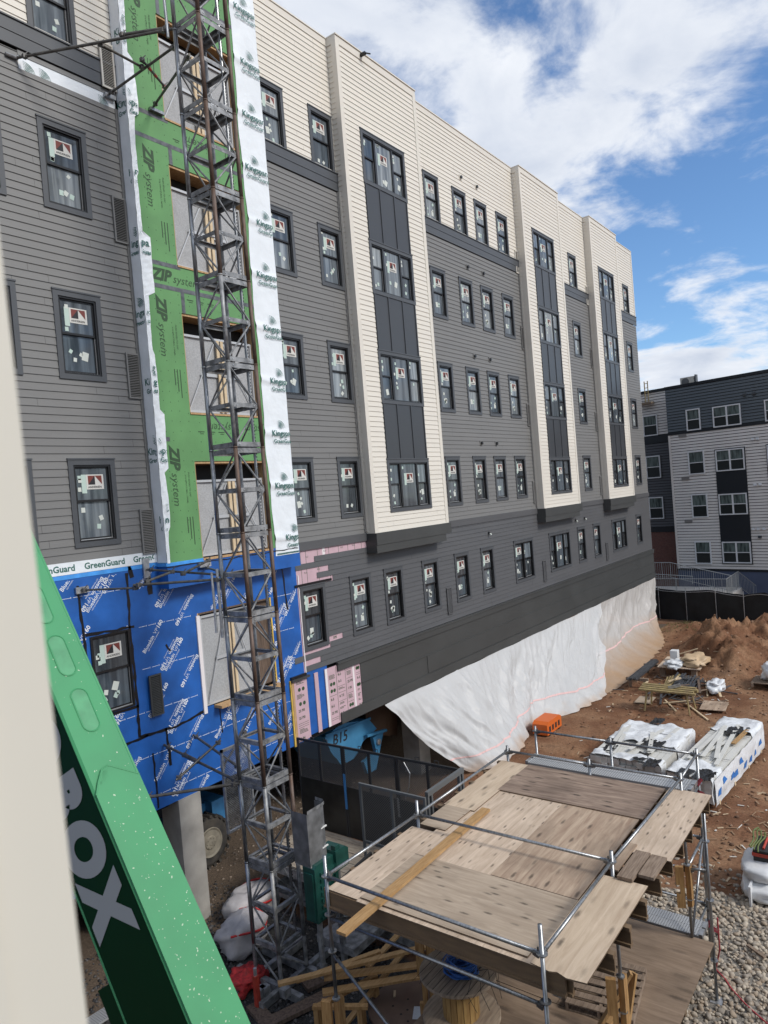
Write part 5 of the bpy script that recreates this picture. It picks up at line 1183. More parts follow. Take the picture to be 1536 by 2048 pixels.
# plywood sheets lying on the deck: each one a thing
def sheet_ply(x0, x1, y0, y1, z, m, label, rot=0, cut=None, th=.018, group='plywood sheets on the loading decks'):
    mb = MB(); cx_, cy_ = (x0 + x1) / 2, (y0 + y1) / 2; c, s = math.cos(R_(rot)), math.sin(R_(rot)); U, W = V(c, s, 0), V(-s, c, 0)
    poly = cut or [(x0 - cx_, y0 - cy_), (x1 - cx_, y0 - cy_), (x1 - cx_, y1 - cy_), (x0 - cx_, y1 - cy_)]
    P = [V(cx_, cy_, 0) + U * a + W * b for a, b in poly]; n = len(P)
    mb.add([p + Z * (z - th) for p in P] + [p + Z * z for p in P], [tuple(range(n, 2 * n))], 0)
    mb.add([p + Z * (z - th) for p in P] + [p + Z * z for p in P], [tuple(reversed(range(n)))] + [(i, (i + 1) % n, n + (i + 1) % n, n + i) for i in range(n)], 1)
    return tag(mb.build('plywood_sheet', [m, M_EDGE], None, loc=(cx_, cy_, z)), label, 'plywood sheet', group)
sheet_ply(10.62, 11.85, -9.10, -6.64, 3.521, M_DRKP, 'darkest weathered plywood sheet, at the far end of the upper deck beside the steel planks')
sheet_ply(8.18, 10.62, -7.82, -6.46, 3.499, M_PALE, 'pale knotty plywood sheet in mid deck under the far end of the loose board')
sheet_ply(8.19, 10.63, -9.05, -7.825, 3.502, M_BRNP, 'brown stained plywood sheet with a white scuff in the middle of the upper deck')
sheet_ply(6.98, 8.175, -9.06, -6.60, 3.504, M_TANP, 'grey tan plywood sheet at the near end of the upper deck under the loose board')
sheet_ply(9.72, 11.83, -6.68, -6.10, 3.518, M_PALE2, 'clean pale plywood strip on the hoist side edge of the deck beside the darkest sheet', rot=.6)
sheet_ply(6.84, 8.86, -6.598, -6.06, 3.498, M_PALE, 'pale knotty plywood strip on the near left edge of the deck')
sheet_ply(8.95, 9.72, -6.62, -6.15, 3.517, M_TANP, 'small grey plywood patch beside the middle post on the hoist side of the deck')
sheet_ply(6.80, 6.975, -9.15, -6.60, 3.500, M_PALE, 'narrow pale plywood rip along the near front edge of the deck')
sheet_ply(6.87, 6.98, -9.00, -6.62, 3.524, M_TANP, 'thin plywood offcut lying on the near front edge of the deck')
sheet_ply(6.80, 8.88, -9.70, -9.08, 3.511, M_PALE2, 'large knotted plywood strip overhanging the near right corner of the deck', cut=[(-1.04, -.31), (1.04, -.31), (1.03, .31), (-1.03, .33), (-1.06, .1), (-1.03, .02), (-1.07, -.1)])
sheet_ply(9.60, 11.93, -9.79, -9.14, 3.512, M_PALE, 'pale spotted plywood strip on the far right edge of the deck')
def board(p, q, w, h, m, label, name='timber_board', group=None, up=(0, 0, 1), cat='board'):
    mb = MB(); mb.bar(p, q, w, h, up, 0); return tag(mb.build(name, m, None, loc=p), label, cat, group)
M_BRD = mat('honey_board', (.44, .27, .12), .7, col2=(.33, .19, .075), vs=3, stretch=(1.5, 14, 1), bump=.2, bs=30)
board((6.10, -6.95, 3.56), (9.80, -6.87, 3.552), .145, .038, M_BRD, 'long honey coloured board lying across the plywood deck, its end overhanging the front', up=(0, 0, 1))
M_OLDP = mat('old_grey_board', (.28, .21, .155), .85, col2=(.17, .12, .085), vs=3, stretch=(1.5, 14, 1), bump=.3, bs=30)
board((8.84, -9.42, 3.545), (9.62, -9.42, 3.535), .20, .04, M_OLDP, 'short grey plank nearest the right middle post, left of its pair')
board((9.00, -9.64, 3.545), (9.60, -9.64, 3.535), .20, .04, M_OLDP, 'short grey plank at the outer deck edge, right of its pair')
board((9.0, -9.2, 3.535), (9.80, -9.2, 3.53), .16, .02, M_BRNP, 'brown plywood offcut tucked behind the right middle post')
# perforated steel planks
M_PERF = None
def perf():
    m = bpy.data.materials.new('perforated_steel'); m.use_nodes = True; t = m.node_tree; b = t.nodes['Principled BSDF']; g = t.nodes.new('ShaderNodeNewGeometry')
    v = t.nodes.new('ShaderNodeTexVoronoi'); v.voronoi_dimensions = '2D'; v.inputs['Randomness'].default_value = 0; v.inputs['Scale'].default_value = 24; t.links.new(g.outputs['Position'], v.inputs['Vector'])
    k = t.nodes.new('ShaderNodeMapRange'); k.inputs[1].default_value = .22; k.inputs[2].default_value = .32; t.links.new(v.outputs['Distance'], k.inputs[0])
    mx = t.nodes.new('ShaderNodeMix'); mx.data_type = 'RGBA'; t.links.new(k.outputs[0], mx.inputs[0]); mx.inputs[6].default_value = (.10, .10, .10, 1); mx.inputs[7].default_value = (.50, .51, .52, 1); t.links.new(mx.outputs[2], b.inputs['Base Color'])
    b.inputs['Metallic'].default_value = .45; b.inputs['Roughness'].default_value = .48; return m
M_PERF = perf()
def splank(x, z, label):
    t = thing('steel_plank', label, 'scaffold plank', (x + .11, -8, z), 'steel planks on the scaffold')
    mb = MB(); mb.box(x, x + .225, -9.40, -6.55, z - .05, z); mb.build('plank', M_PERF, t)
    for y in (-9.46, -6.55): mb = MB(); mb.box(x + .02, x + .205, y, y + .06, z - .06, z + .012); mb.build('hook', M_GALV, t)
splank(11.98, 3.50, 'upper level steel plank next to the darkest plywood sheet'); splank(12.215, 3.50, 'upper level steel plank on the outer side by the siding bundles')
splank(12.02, 1.05, 'lower level steel plank next to the stained plywood'); splank(12.25, 1.05, 'lower level steel plank on the outer side over the gravel')
sheet_ply(9.4, 11.95, -9.66, -8.05, 1.05, M_LOWP, 'stained brown plywood sheet of the lower deck beside the pallet')
sheet_ply(9.4, 11.95, -8.04, -6.45, 1.05, M_LOWP, 'brown plywood sheet of the lower deck hidden mostly under the upper deck')
sheet_ply(7.5, 9.39, -9.6, -6.45, 1.046, M_LOWP, 'brown plywood sheet of the lower deck carrying the cable reel')
# pallet on the lower deck
pa = thing('pallet', 'grey wooden pallet lying on the lower plywood deck', 'pallet', (10.05, -8.72, 1.05))
c, s = math.cos(R_(8)), math.sin(R_(8)); U, W = V(c, s, 0), V(-s, c, 0); o = V(9.48, -9.15, 1.05)
for k in range(7): mb = MB(); mb.obox(o + U * (k * .178) + Z * .10, U * .115, W * .95, Z * .018); mb.build('deck_board', M_OLDP, pa)
for k in range(3): mb = MB(); mb.obox(o + W * (k * .455) + Z * .02, U * 1.18, W * .04, Z * .08); mb.build('stringer', M_OLDP, pa)
for k in (0, 3, 6): mb = MB(); mb.obox(o + U * (k * .178), U * .115, W * .95, Z * .018); mb.build('base_board', M_OLDP, pa)
# leaning 2x4 frame at the right middle post
for i, (p, q, lb) in enumerate(((gz(1195, 2060, 1.15), gz(1262, 1945, 1.95), 'honey timber stud leaning up to the notched block below the right middle post'), (gz(1250, 2075, 1.12), gz(1268, 1945, 1.9), 'upright honey timber stud beside the notched block'), (gz(1215, 2048, 1.10), gz(1262, 1985, 1.25), 'low honey timber stud lying by the notched block at the bottom edge'))):
    board(p, q, .09, .04, M_BRD, lb, 'timber_stud', None, cat='timber')
# ================================================================== green telescopic boom in the foreground
M_LGREEN = mat('green_boom_paint', (.050, .265, .11), .58, var=.10, vs=2.2)
M_DGREEN = mat('dark_boom_green', (.002, .034, .011), .6, var=.05, vs=2, spec=.12); M_LET = mat('grey_lettering', (.40, .415, .42), .55, spec=.2)
M_DUST = mat('dusty_green', (.095, .31, .155), .7, var=.15, vs=9); M_SPECK = mat('dried_splatter', (.52, .62, .46), .8)
d_ = V(0, .565, .825).normalized(); n_ = V(0, -d_.z, d_.y)
B0 = CAM + ray(379, 2048) * 3.4
bo = thing('telescopic_boom', 'bright green telescopic crane boom with grey letters on its dark side', 'crane boom', (B0.x, -13.9, 0))
def bp_(l, x, s): return B0 + d_ * l + X * x - n_ * s         # along, across, down the side
bw, bh = .28, .585; L0, L1, LS = -7.4, 3.6, 1.30
mb = MB(); c = .012
sec = [(0, c), (c, 0), (bw - c, 0), (bw, c), (bw, bh - c), (bw - c, bh), (c, bh), (0, bh - c)]
vs = [bp_(l, x, s_) for l in (L0, L1) for x, s_ in sec]; n = 8
mb.add(vs, [(i, (i + 1) % n, n + (i + 1) % n, n + i) for i in range(n)] + [tuple(range(n)), tuple(range(2 * n - 1, n - 1, -1))])
for s_ in (0, ): mb.pipe([bp_(L0, bw + .004, .02), bp_(L1, bw + .004, .02)], .010, 6)
mb.pipe([bp_(L0, .0, bh - .004), bp_(L1, .0, bh - .004)], .009, 6)
beam = mb.build('boom', M_LGREEN, bo)
mb = MB(); mb.quad(bp_(L0, -.003, .012), bp_(L1, -.003, .012), bp_(L1, -.003, bh - .014), bp_(L0, -.003, bh - .014)); mb.build('side_face', M_DGREEN, bo)  # side face in a darker green than the top
mb = MB()
for ch, lc in (('X', .655), ('O', .995), ('B', 1.305), ('O', 1.64)): mb.text(ch, bp_(lc, -.006, .29) - n_ * .205 + d_ * .025, -d_ * .64, n_ - d_ * .117, .55, 0, bold=.075, center=True, res=8)
mb.build('lettering', M_LET, bo)
mb = MB()                                                     # sleeve with a pointed pad, slotted dimples
pad = [(L0, .004), (LS - .12, .004), (LS - .06, .04), (LS + .0, .085), (LS + .01, .125), (LS - .03, .18), (LS - .10, .275), (L0, .275)]
P = [bp_(l, x, -.0005) for l, x in pad]; Q = [p + n_ * .013 for p in P]; m_ = len(P)
mb.add(P + Q, [tuple(range(m_, 2 * m_))] + [(i, (i + 1) % m_, m_ + (i + 1) % m_, m_ + i) for i in range(m_)])
P = [bp_(l, x, -.0135) for l, x in ((LS - .075, .045), (LS - .01, .088), (LS + .0, .122), (LS - .035, .17), (LS - .06, .15), (LS - .06, .09))]; mb.add(P, [tuple(range(len(P)))], 1)
mb.pipe([bp_(l, x, -.012) for l, x in pad[1:-1]], .005, 6)
mb.build('sleeve', [M_LGREEN, M_DUST], bo)
def slot(lc, xc, ln, wd):
    mb = MB(); pts = []
    for k in range(20):
        t = 2 * math.pi * k / 20; pts.append((lc + (ln / 2 - wd / 2) * (1 if math.cos(t) > 0 else -1) + wd / 2 * math.cos(t), xc + wd / 2 * math.sin(t)))
    P = [bp_(l, x, -.0015) for l, x in pts]; mb.add(P, [tuple(range(20))], 1)
    mb.pipe([bp_(l, x, -.001) for l, x in pts + pts[:1]], .005, 6); mb.build('slot', [M_LGREEN, M_DUST], bo)
for lc in (1.66, 2.02, 2.38, 2.74): slot(lc, .14, .27, .10)
rs2 = random.Random(4); mb = MB()
for _ in range(230):
    l = rs2.uniform(-.4, 1.2) if rs2.random() < .85 else rs2.uniform(1.2, 2.2); x = rs2.uniform(.03, .26); r = rs2.choice((.0012, .0016, .002, .003)) * (2 if rs2.random() < .05 else 1); e = rs2.uniform(1, 2.6)
    a = rs2.uniform(0, 3); o = .0138 if l < LS - .15 else .0008
    P = [bp_(l + r * e * math.cos(t) * math.cos(a) - r * math.sin(t) * math.sin(a), x + r * e * math.cos(t) * math.sin(a) + r * math.sin(t) * math.cos(a), -o) for t in (0, 1.05, 2.1, 3.14, 4.2, 5.24)]
    mb.add(P, [tuple(range(6))])
mb.build('splatter', M_SPECK, bo)
mb = MB(); mb.obox(bp_(-5, .03, bh + .012), d_ * 5.35, X * .20, -n_ * .22); mb.build('inner_ram', M_DGREEN, bo)

# ================================================================== machines under the building
M_MBLUE = mat('machine_blue', (.035, .16, .33), .5, var=.2, vs=4); M_TYRE = mat('tyre_rubber', (.022, .021, .020), .85, col2=(.060, .052, .042), vs=5)
M_RIM = mat('dusty_rim', (.20, .18, .14), .7, var=.2, vs=6); M_CHAS = mat('chassis_black', (.02, .021, .022), .6)
tr = thing('telehandler', 'blue telehandler with a big lugged tyre parked in the dark behind the concrete column', 'telehandler', (9.4, 2.4, 0))
def wheel(x, y):
    mb = MB(); mb.lathe((x, y, .63), Y, [(.34, 0), (.52, .02), (.60, .07), (.62, .15), (.62, .27), (.60, .35), (.52, .40), (.34, .42)], 36)
    for k in range(22):
        t = 2 * math.pi * k / 22; a = V(math.cos(t), 0, math.sin(t)); b = V(-math.sin(t), 0, math.cos(t))
        for sg in (0, 1):
            tt = .14 * sg; a2 = (a + b * (.14 if sg else 0)).normalized(); o = V(x, y + (.0 if not sg else .22), .63) + a2 * .585
            mb.obox(o - b * .03, a2 * .06, b * .075 + V(0, 0, 0), V(0, .20, 0) + b * (.07 if not sg else -.07))
    w = mb.build('wheel', M_TYRE, tr)
    mb = MB(); mb.lathe((x, y - .03, .63), Y, [(.36, .025), (.345, .0), (.33, .005), (.30, .022), (.17, .024), (.15, .0), (.07, -.01), (.05, -.02)], 28)
    for k in range(8): t = k * math.pi / 4; p = V(x + .12 * math.cos(t), y - .03, .63 + .12 * math.sin(t)); mb.tube(p + Y * .02, p - Y * .02, .014, 6)
    mb.build('rim', M_RIM, w)
for x, y in ((10.75, 1.55), (8.2, 1.55), (10.75, 3.3), (8.2, 3.3)): wheel(x, y)
mb = MB(); mb.prism([(-2.2, 0), (2.3, 0), (2.3, .35), (1.9, .6), (.6, .6), (.4, .35), (-2.2, .35)], (9.2, 2.0, .75), X, Z, (0, 1.3, 0)); mb.box(11.0, 11.4, 1.7, 3.6, .6, 1.5); mb.box(10.0, 11.0, 1.95, 2.1, 1.25, 1.45); mb.build('body', M_MBLUE, tr)
mb = MB()
for x, y in ((8.3, 2.0), (9.5, 2.0), (8.3, 3.2), (9.5, 3.2)): mb.bar((x, y, 1.1), (x + .05, y, 2.3), .08, .08)
mb.box(8.25, 9.6, 1.95, 3.25, 2.3, 2.36); mb.build('cab_frame', M_CHAS, tr)
mb = MB(); mb.box(8.3, 9.5, 2.02, 2.03, 1.2, 2.28); mb.build('pane', M_GLASS, tr)
mb = MB(); mb.bar((11.9, 2.6, 1.0), (8.0, 2.6, 2.1), .35, .35); mb.build('boom', M_CHAS, tr)
sk = thing('dumpster', 'blue steel skip with B15 hand painted in black beneath the fascia', 'skip', (15.4, 1.6, 0))
mb = MB(); hp_ = [(14.30, 2.19), (15.02, 2.36), (16.27, 2.10), (16.6, 1.72), (15.9, 1.55), (15.7, 1.35), (15.4, 1.2), (14.9, 1.2), (14.5, 1.7)]
mb.prism([(a, b) for a, b in hp_], (0, .8, 0), X, Z, (0, 1.6, 0)); mb.bar((14.3, .78, 2.24), (16.3, .78, 2.13), .05, .06); mb.build('body', mat('skip_blue', (.035, .17, .32), .55, var=.15, vs=3, col2=(.05, .215, .39)), sk)
mb = MB(); mb.prism([(0, 0), (.62, .10), (.52, .55), (.86, .62), (1.05, .60), (.80, .1), (.55, -.4), (.15, -.4)], (15.75, .70, 1.0), X, Z, (0, .12, 0)); mb.bar((15.95, .69, 1.72), (16.9, .69, 1.60), .10, .07); mb.build('lifting_arm', MATS['skip_blue'], sk)
mb = MB(); mb.lathe((16.48, .70, 1.38), -Y, [(.09, 0), (.09, .06), (.03, .07)], 16); mb.build('pivot', M_GALV, sk)
mb = MB(); mb.text('B15', V(14.58, .794, 1.86), V(1, 0, -.04), V(.10, 0, 1), .42, 0, bold=.012, shear=.08); mb.build('lettering', M_INK, sk)
mb = MB(); mb.tube((15.5, 1.2, 2.35), (17.2, 1.0, 2.1), .05, 8); mb.tube((14.8, 1.4, 2.4), (16.6, 1.4, 2.35), .04, 8); mb.build('pipe', M_GALV, sk)
mb = MB(); mb.grid(lambda u, v: V(16.3 + 1.6 * u, .9 + .06 * math.sin(u * 9) + .1 * v, 2.72 - v * (1.15 + .5 * u) - .02 * math.sin(u * 20)), 24, 10); tag(mb.build('tarpaulin', mat('brown_tarp', (.09, .055, .035), .6, bump=.5, bs=4, bdist=.05), None, smooth=True, loc=(17, .9, 2.7)), 'brown tarpaulin hanging in the dark beside the second column', 'tarpaulin')

# ================================================================== soft goods
def blob(name, c, r, mats, label, cat, seed, wr=.14, flat=0.0, group=None, parent=None, n=(28, 18)):
    mb = MB(); c = Vector(c)
    def f(u, v):
        t, p = u * 2 * math.pi, (v - .5) * math.pi; q = V(math.cos(p) * math.cos(t), math.cos(p) * math.sin(t), math.sin(p))
        e = lambda a, k: math.copysign(abs(a) ** k, a)
        q2 = V(e(q.x, .75), e(q.y, .75), e(q.z, .8)); k = 1 + wr * (mn.noise(q * 1.7 + V(seed, 0, 0)) + .6 * mn.noise(q * 4 + V(0, seed, 0)) + .3 * mn.noise(q * 9 + V(0, 0, seed)))
        w = c + V(q2.x * r[0], q2.y * r[1], q2.z * r[2]) * k; w.z = max(w.z, c.z - r[2] * .92); return w
    mb.grid(f, *n)
    o = mb.build(name, mats, parent, True, loc=None if parent else c)
    return o if parent else tag(o, label, cat, group)
M_BAG = mat('woven_bag', (.42, .40, .40), .65, var=.12, vs=4, bump=.5, bs=9, bdist=.02); M_SACK = mat('white_sack', (.66, .67, .68), .45, var=.05, vs=4, bump=.5, bs=8, bdist=.02)
for (c, r, lb, sd) in (((9.0, -1.55, .30), (.52, .36, .34), 'grey white bulk bag with red straps nearest the boom on dark gravel', 1), ((9.95, -.75, .22), (.62, .45, .28), 'crumpled white bulk bag with red straps lying behind the other bag', 2)):
    t = thing('bulk_bag', lb, 'bag', (c[0], c[1], 0), 'white bulk bags by the hoist mast'); blob('bag', c, r, M_BAG, '', '', sd * 3.3, .26, parent=t)
    mb = MB(); mb.pipe([(c[0] + r[0] * 1.02 * math.cos(a), c[1] + r[1] * 1.04 * math.sin(a), c[2] + r[2] * (.45 + .25 * math.sin(a * 2))) for a in [i * .25 - 2.6 for i in range(18)]], .022, 6)
    mb.build('strap', mat('red_strap', (.40, .02, .02), .6), t)
blob('debris_net', (8.25, -2.45, .14), (.32, .26, .17), mat('red_netting', (.32, .018, .02), .7, var=.4, vs=14, bump=1, bs=30), 'crumpled red debris net on the dark gravel beside the boom', 'net', 7, .5)
jk = thing('jack', 'red steel screw jack standing at the foot of the hoist mast', 'jack', (7.95, -3.1, 0))
mb = MB(); mb.box(7.9, 7.98, -3.14, -3.06, 0, .62); mb.box(7.82, 8.06, -3.2, -3.0, 0, .05); mb.build('body', M_REDP, jk)
mb = MB(); mb.box(8.0, 8.14, -3.12, -3.0, .15, .32); mb.tube((7.94, -3.1, .62), (7.94, -3.1, .75), .03, 8); mb.build('screw', M_GALV, jk)
tag_ = [((15.75, -9.75, .20), (.62, .42, .20), 'white sack at the bottom of the pair by the right edge', 3), ((15.9, -9.72, .52), (.60, .40, .20), 'white sack on top of the other by the right edge', 5)]
for c, r, lb, sd in tag_: blob('sack', c, r, M_SACK, lb, 'sack', sd * 2.1, .14)
mb = MB(); mb.box(15.05, 15.35, -9.62, -9.58, 0, .42); tag(mb.build('panel_offcut', M_WF, None, loc=(15.2, -9.6, 0)), 'pale panel offcut leaning on the white sacks', 'offcut')
tb = thing('tool_case', 'black and red tool case lying on the white sacks', 'tool case', (15.95, -9.75, .72))
mb = MB(); mb.box(15.62, 16.3, -9.95, -9.6, .70, .92); mb.build('case', M_CHAS, tb)
mb = MB(); mb.box(15.60, 16.32, -9.97, -9.58, .80, .86); mb.tube((15.7, -9.78, .94), (16.2, -9.78, .94), .025, 8); mb.build('trim', M_REDP, tb)
mb = MB()
for k in range(4): mb.pipe([(15.5 + .9 * t, -9.72 + .05 * k + .03 * math.sin(t * 7 + k), .95 + .03 * k + .05 * math.sin(t * 3.1)) for t in [i / 12 for i in range(13)]], .016, 6)
tag(mb.build('hose', mat('olive_hose', (.10, .13, .03), .5), None, loc=(15.9, -9.7, .95)), 'olive green hose coiled over the tool case', 'hose')
mb = MB(); pts = [(12.42, -9.62, 1.2), (12.5, -9.6, .6), (12.75, -9.45, .07), (12.6, -9.62, .07), (12.37, -9.77, .08), (12.1, -10.05, .07), (11.86, -10.34, .08), (11.5, -10.9, .07), (11.0, -11.8, .07)]
mb.pipe([lerp_path(pts, i / 60) for i in range(61)], .013, 6); tag(mb.build('cord', mat('red_cord', (.42, .045, .06), .6), None, loc=pts[2]), 'thin red cord trailing over the pale gravel from the scaffold', 'cord')
mb = MB()
for i, (x, y, z) in enumerate(((12.45, -9.5, 1.0), (12.55, -9.42, .92), (12.3, -9.55, 1.05), (12.42, -9.45, 3.42), (12.3, -9.5, 3.38))): mb.bar((x, y, z), (x + .09, y - .05, z + (.09 if i % 2 else -.07)), .05, .035)
tag(mb.build('strap_bundle', mat('maroon_strap', (.16, .015, .025), .6), None, loc=(12.45, -9.5, 1.0)), 'maroon ratchet straps hanging at the ends of the steel planks', 'strap')

# ================================================================== cable reels and blue cable
M_REEL = mat('grey_reel_wood', (.36, .285, .21), .85, col2=(.22, .165, .12), vs=3, stretch=(1.2, 9, 1), bump=.3, bs=30); M_BARREL = mat('yellow_barrel_wood', (.40, .25, .09), .75, col2=(.28, .16, .055), vs=4, stretch=(7, 7, 1)); M_BRW = mat('brown_reel_board', (.15, .095, .065), .7, col2=(.10, .06, .045), vs=2.5)
def reel(name, c, R, z0, z1, rb, m, label):
    t = thing('cable_reel', label, 'cable reel', (c[0], c[1], z0))
    for z in (z0, z1 - .05): mb = MB(); mb.lathe((c[0], c[1], z), Z, [(R - .008, 0), (R, .01), (R, .04), (R - .008, .05)], 48); mb.build('flange', m, t)
    mb = MB(); n = 18
    for k in range(n):
        a0, a1 = 2 * math.pi * (k + .04) / n, 2 * math.pi * (k + .96) / n
        p = [(rb * math.cos(a0), rb * math.sin(a0)), (rb * math.cos(a1), rb * math.sin(a1)), ((rb - .03) * math.cos(a1), (rb - .03) * math.sin(a1)), ((rb - .03) * math.cos(a0), (rb - .03) * math.sin(a0))]
        mb.prism(p, (c[0], c[1], z0 + .05), X, Y, (0, 0, z1 - z0 - .10))
    mb.build('barrel', M_BARREL, t); return t
r1 = reel('cable_reel', (8.47, -6.98), .57, 1.055, 1.75, .27, M_REEL, 'grey wooden cable reel with yellow barrel on the lower deck, blue cable on top')
mb = MB()
for k in range(9): mb.box(8.47 - .55, 8.47 + .55, -7.47 + k * .115, -7.465 + k * .115, 1.7505, 1.7515) if abs(-7.47 + k * .115 + 6.98) < .5 else None
for k in range(9):
    y = -7.47 + k * .115; h_ = math.sqrt(max(0, .56 ** 2 - (y + 6.98) ** 2)); mb.box(8.47 - h_, 8.47 + h_, y, y + .006, 1.7495, 1.7525)
mb.build('board_joint', M_VOID, r1)
r2 = reel('cable_reel', (8.82, -5.68), .62, .04, .50, .28, M_BRW, 'low brown cable reel lying on the dark gravel with a paper label on top')
mb = MB(); c, s = math.cos(.5), math.sin(.5); U, W = V(c, s, 0), V(-s, c, 0); o = V(8.72, -6.12, .503)
mb.obox(o, U * .28, W * .21, Z * .001); mb.build('paper_label', mat('grey_paper', (.45, .47, .50), .7, var=.06, vs=20), r2)
mb = MB()
for x, y in ((8.75, -5.75), (8.62, -5.72), (8.95, -5.62), (8.7, -5.5), (8.55, -5.9)): mb.lathe((x, y, .4985), Z, [(.02, 0), (.02, .003)], 10)
mb.build('bolt_hole', M_VOID, r2)
mb = MB(); mb.obox(V(8.88, -5.42, .503), V(.12, .08, 0), V(-.02, .03, 0), Z * .015); mb.build('wood_chip', M_CHIP[0], r2)
mb = MB(); rc = random.Random(8)
for k in range(26):
    R0 = rc.uniform(.12, .24); zc = 1.77 + rc.uniform(0, .16) * (1 - abs(R0 - .18) * 3); tx, ty = rc.uniform(-.22, .22), rc.uniform(-.22, .22); ox, oy = rc.uniform(-.03, .03), rc.uniform(-.03, .03); ph = rc.uniform(0, 6)
    pts = []
    for i in range(29):
        t = 2 * math.pi * i / 28 + ph; rr = R0 * (1 + .08 * math.sin(3 * t + k)); pts.append((8.44 + ox + rr * math.cos(t), -7.06 + oy + rr * math.sin(t), max(1.762, zc + tx * rr * math.cos(t) + ty * rr * math.sin(t))))
    mb.pipe(pts, .0085, 6)
cb = mb.build('cable_coil', mat('blue_cable', (.022, .10, .34), .42), None, smooth=True, loc=(8.44, -7.06, 1.75)); tag(cb, 'tangled coil of blue cable on top of the grey reel', 'cable')
mb = MB()
for k in range(5):
    a = 3.6 + k * .35; pts = [(8.58 + .2 * math.cos(a), -7.08 + .2 * math.sin(a), 1.80), (8.58 + .40 * math.cos(a + .2), -7.08 + .40 * math.sin(a + .2), 1.82 + .04 * k), (8.47 + .56 * math.cos(a + .3), -6.98 + .57 * math.sin(a + .3), 1.76), (8.47 + .60 * math.cos(a + .5), -6.98 + .60 * math.sin(a + .5), 1.5 - .05 * k)]
    mb.pipe([lerp_path(pts, i / 14) for i in range(15)], .004, 5)
tag(mb.build('tie_wire', M_VOID, None, loc=(8.5, -7.2, 1.8)), 'thin black wires trailing from the blue cable over the reel edge', 'wire')

# ================================================================== timber by the mast foot
Lb = [((gz(556, 1968, 1.15), gz(872, 1888, 1.12)), .10, .045, 'long pine plank on top of the leaning timber pile by the scaffold foot'), ((gz(592, 1962, 1.06), gz(760, 1902, 1.10)), .09, .04, 'short pine plank, uppermost at the left of the timber pile'), ((gz(648, 1955, .98), gz(836, 1930, .95)), .14, .04, 'wide pine plank in the middle of the timber pile'), ((gz(645, 1985, .88), gz(838, 1952, .85)), .14, .04, 'wide pine plank at the bottom of the timber pile'),
      ((gz(690, 2050, .5), gz(806, 1905, 1.0)), .09, .04, 'pine prop slanting under the timber pile towards the reels'), ((gz(735, 1935, .95), gz(800, 1865, 1.0)), .09, .04, 'pine offcut slanting behind the timber pile')]
for (p, q), w, h, lb in Lb: board(p, q, w, h, M_BRD, lb, 'timber_plank', 'timbers leaning at the scaffold foot', cat='timber')
tk = thing('trestle', 'low pine trestle carrying the timber pile beside the scaffold post', 'trestle', (7.9, -5.0, 0))
for x, y in ((7.75, -4.75), (8.1, -5.35), (8.75, -5.1)): mb = MB(); mb.box(x - .05, x + .05, y - .05, y + .05, 0, .80); mb.build('leg', M_STUDB, tk)
mb = MB(); mb.bar((7.7, -4.7, .82), (8.15, -5.45, .82), .09, .05); mb.bar((7.75, -4.75, .81), (8.8, -5.12, .81), .09, .045); mb.build('crosspiece', M_STUDB, tk)
for p, q, lb in ((gz(520, 2055, .08), gz(665, 1985, .08), 'dirty timber sleeper under the right side of the mast base'), (gz(610, 1975, .06), gz(715, 1925, .06), 'dirty timber sleeper behind the mast base'), (gz(505, 2010, .05), gz(545, 2055, .05), 'short timber sleeper in front of the mast base')): board(p, q, .24, .07, M_OLDWOOD, lb, 'sleeper', 'sleepers under the hoist mast', cat='timber')
mb = MB(); mb.obox(V(5.9, -.95, .03), V(.75, -.05, 0), V(.05, .30, 0), Z * .04); tag(mb.build('steel_plank', M_PERF, None, loc=(6.2, -.8, .03)), 'perforated grey steel plank lying on the ground left of the boom', 'scaffold plank')

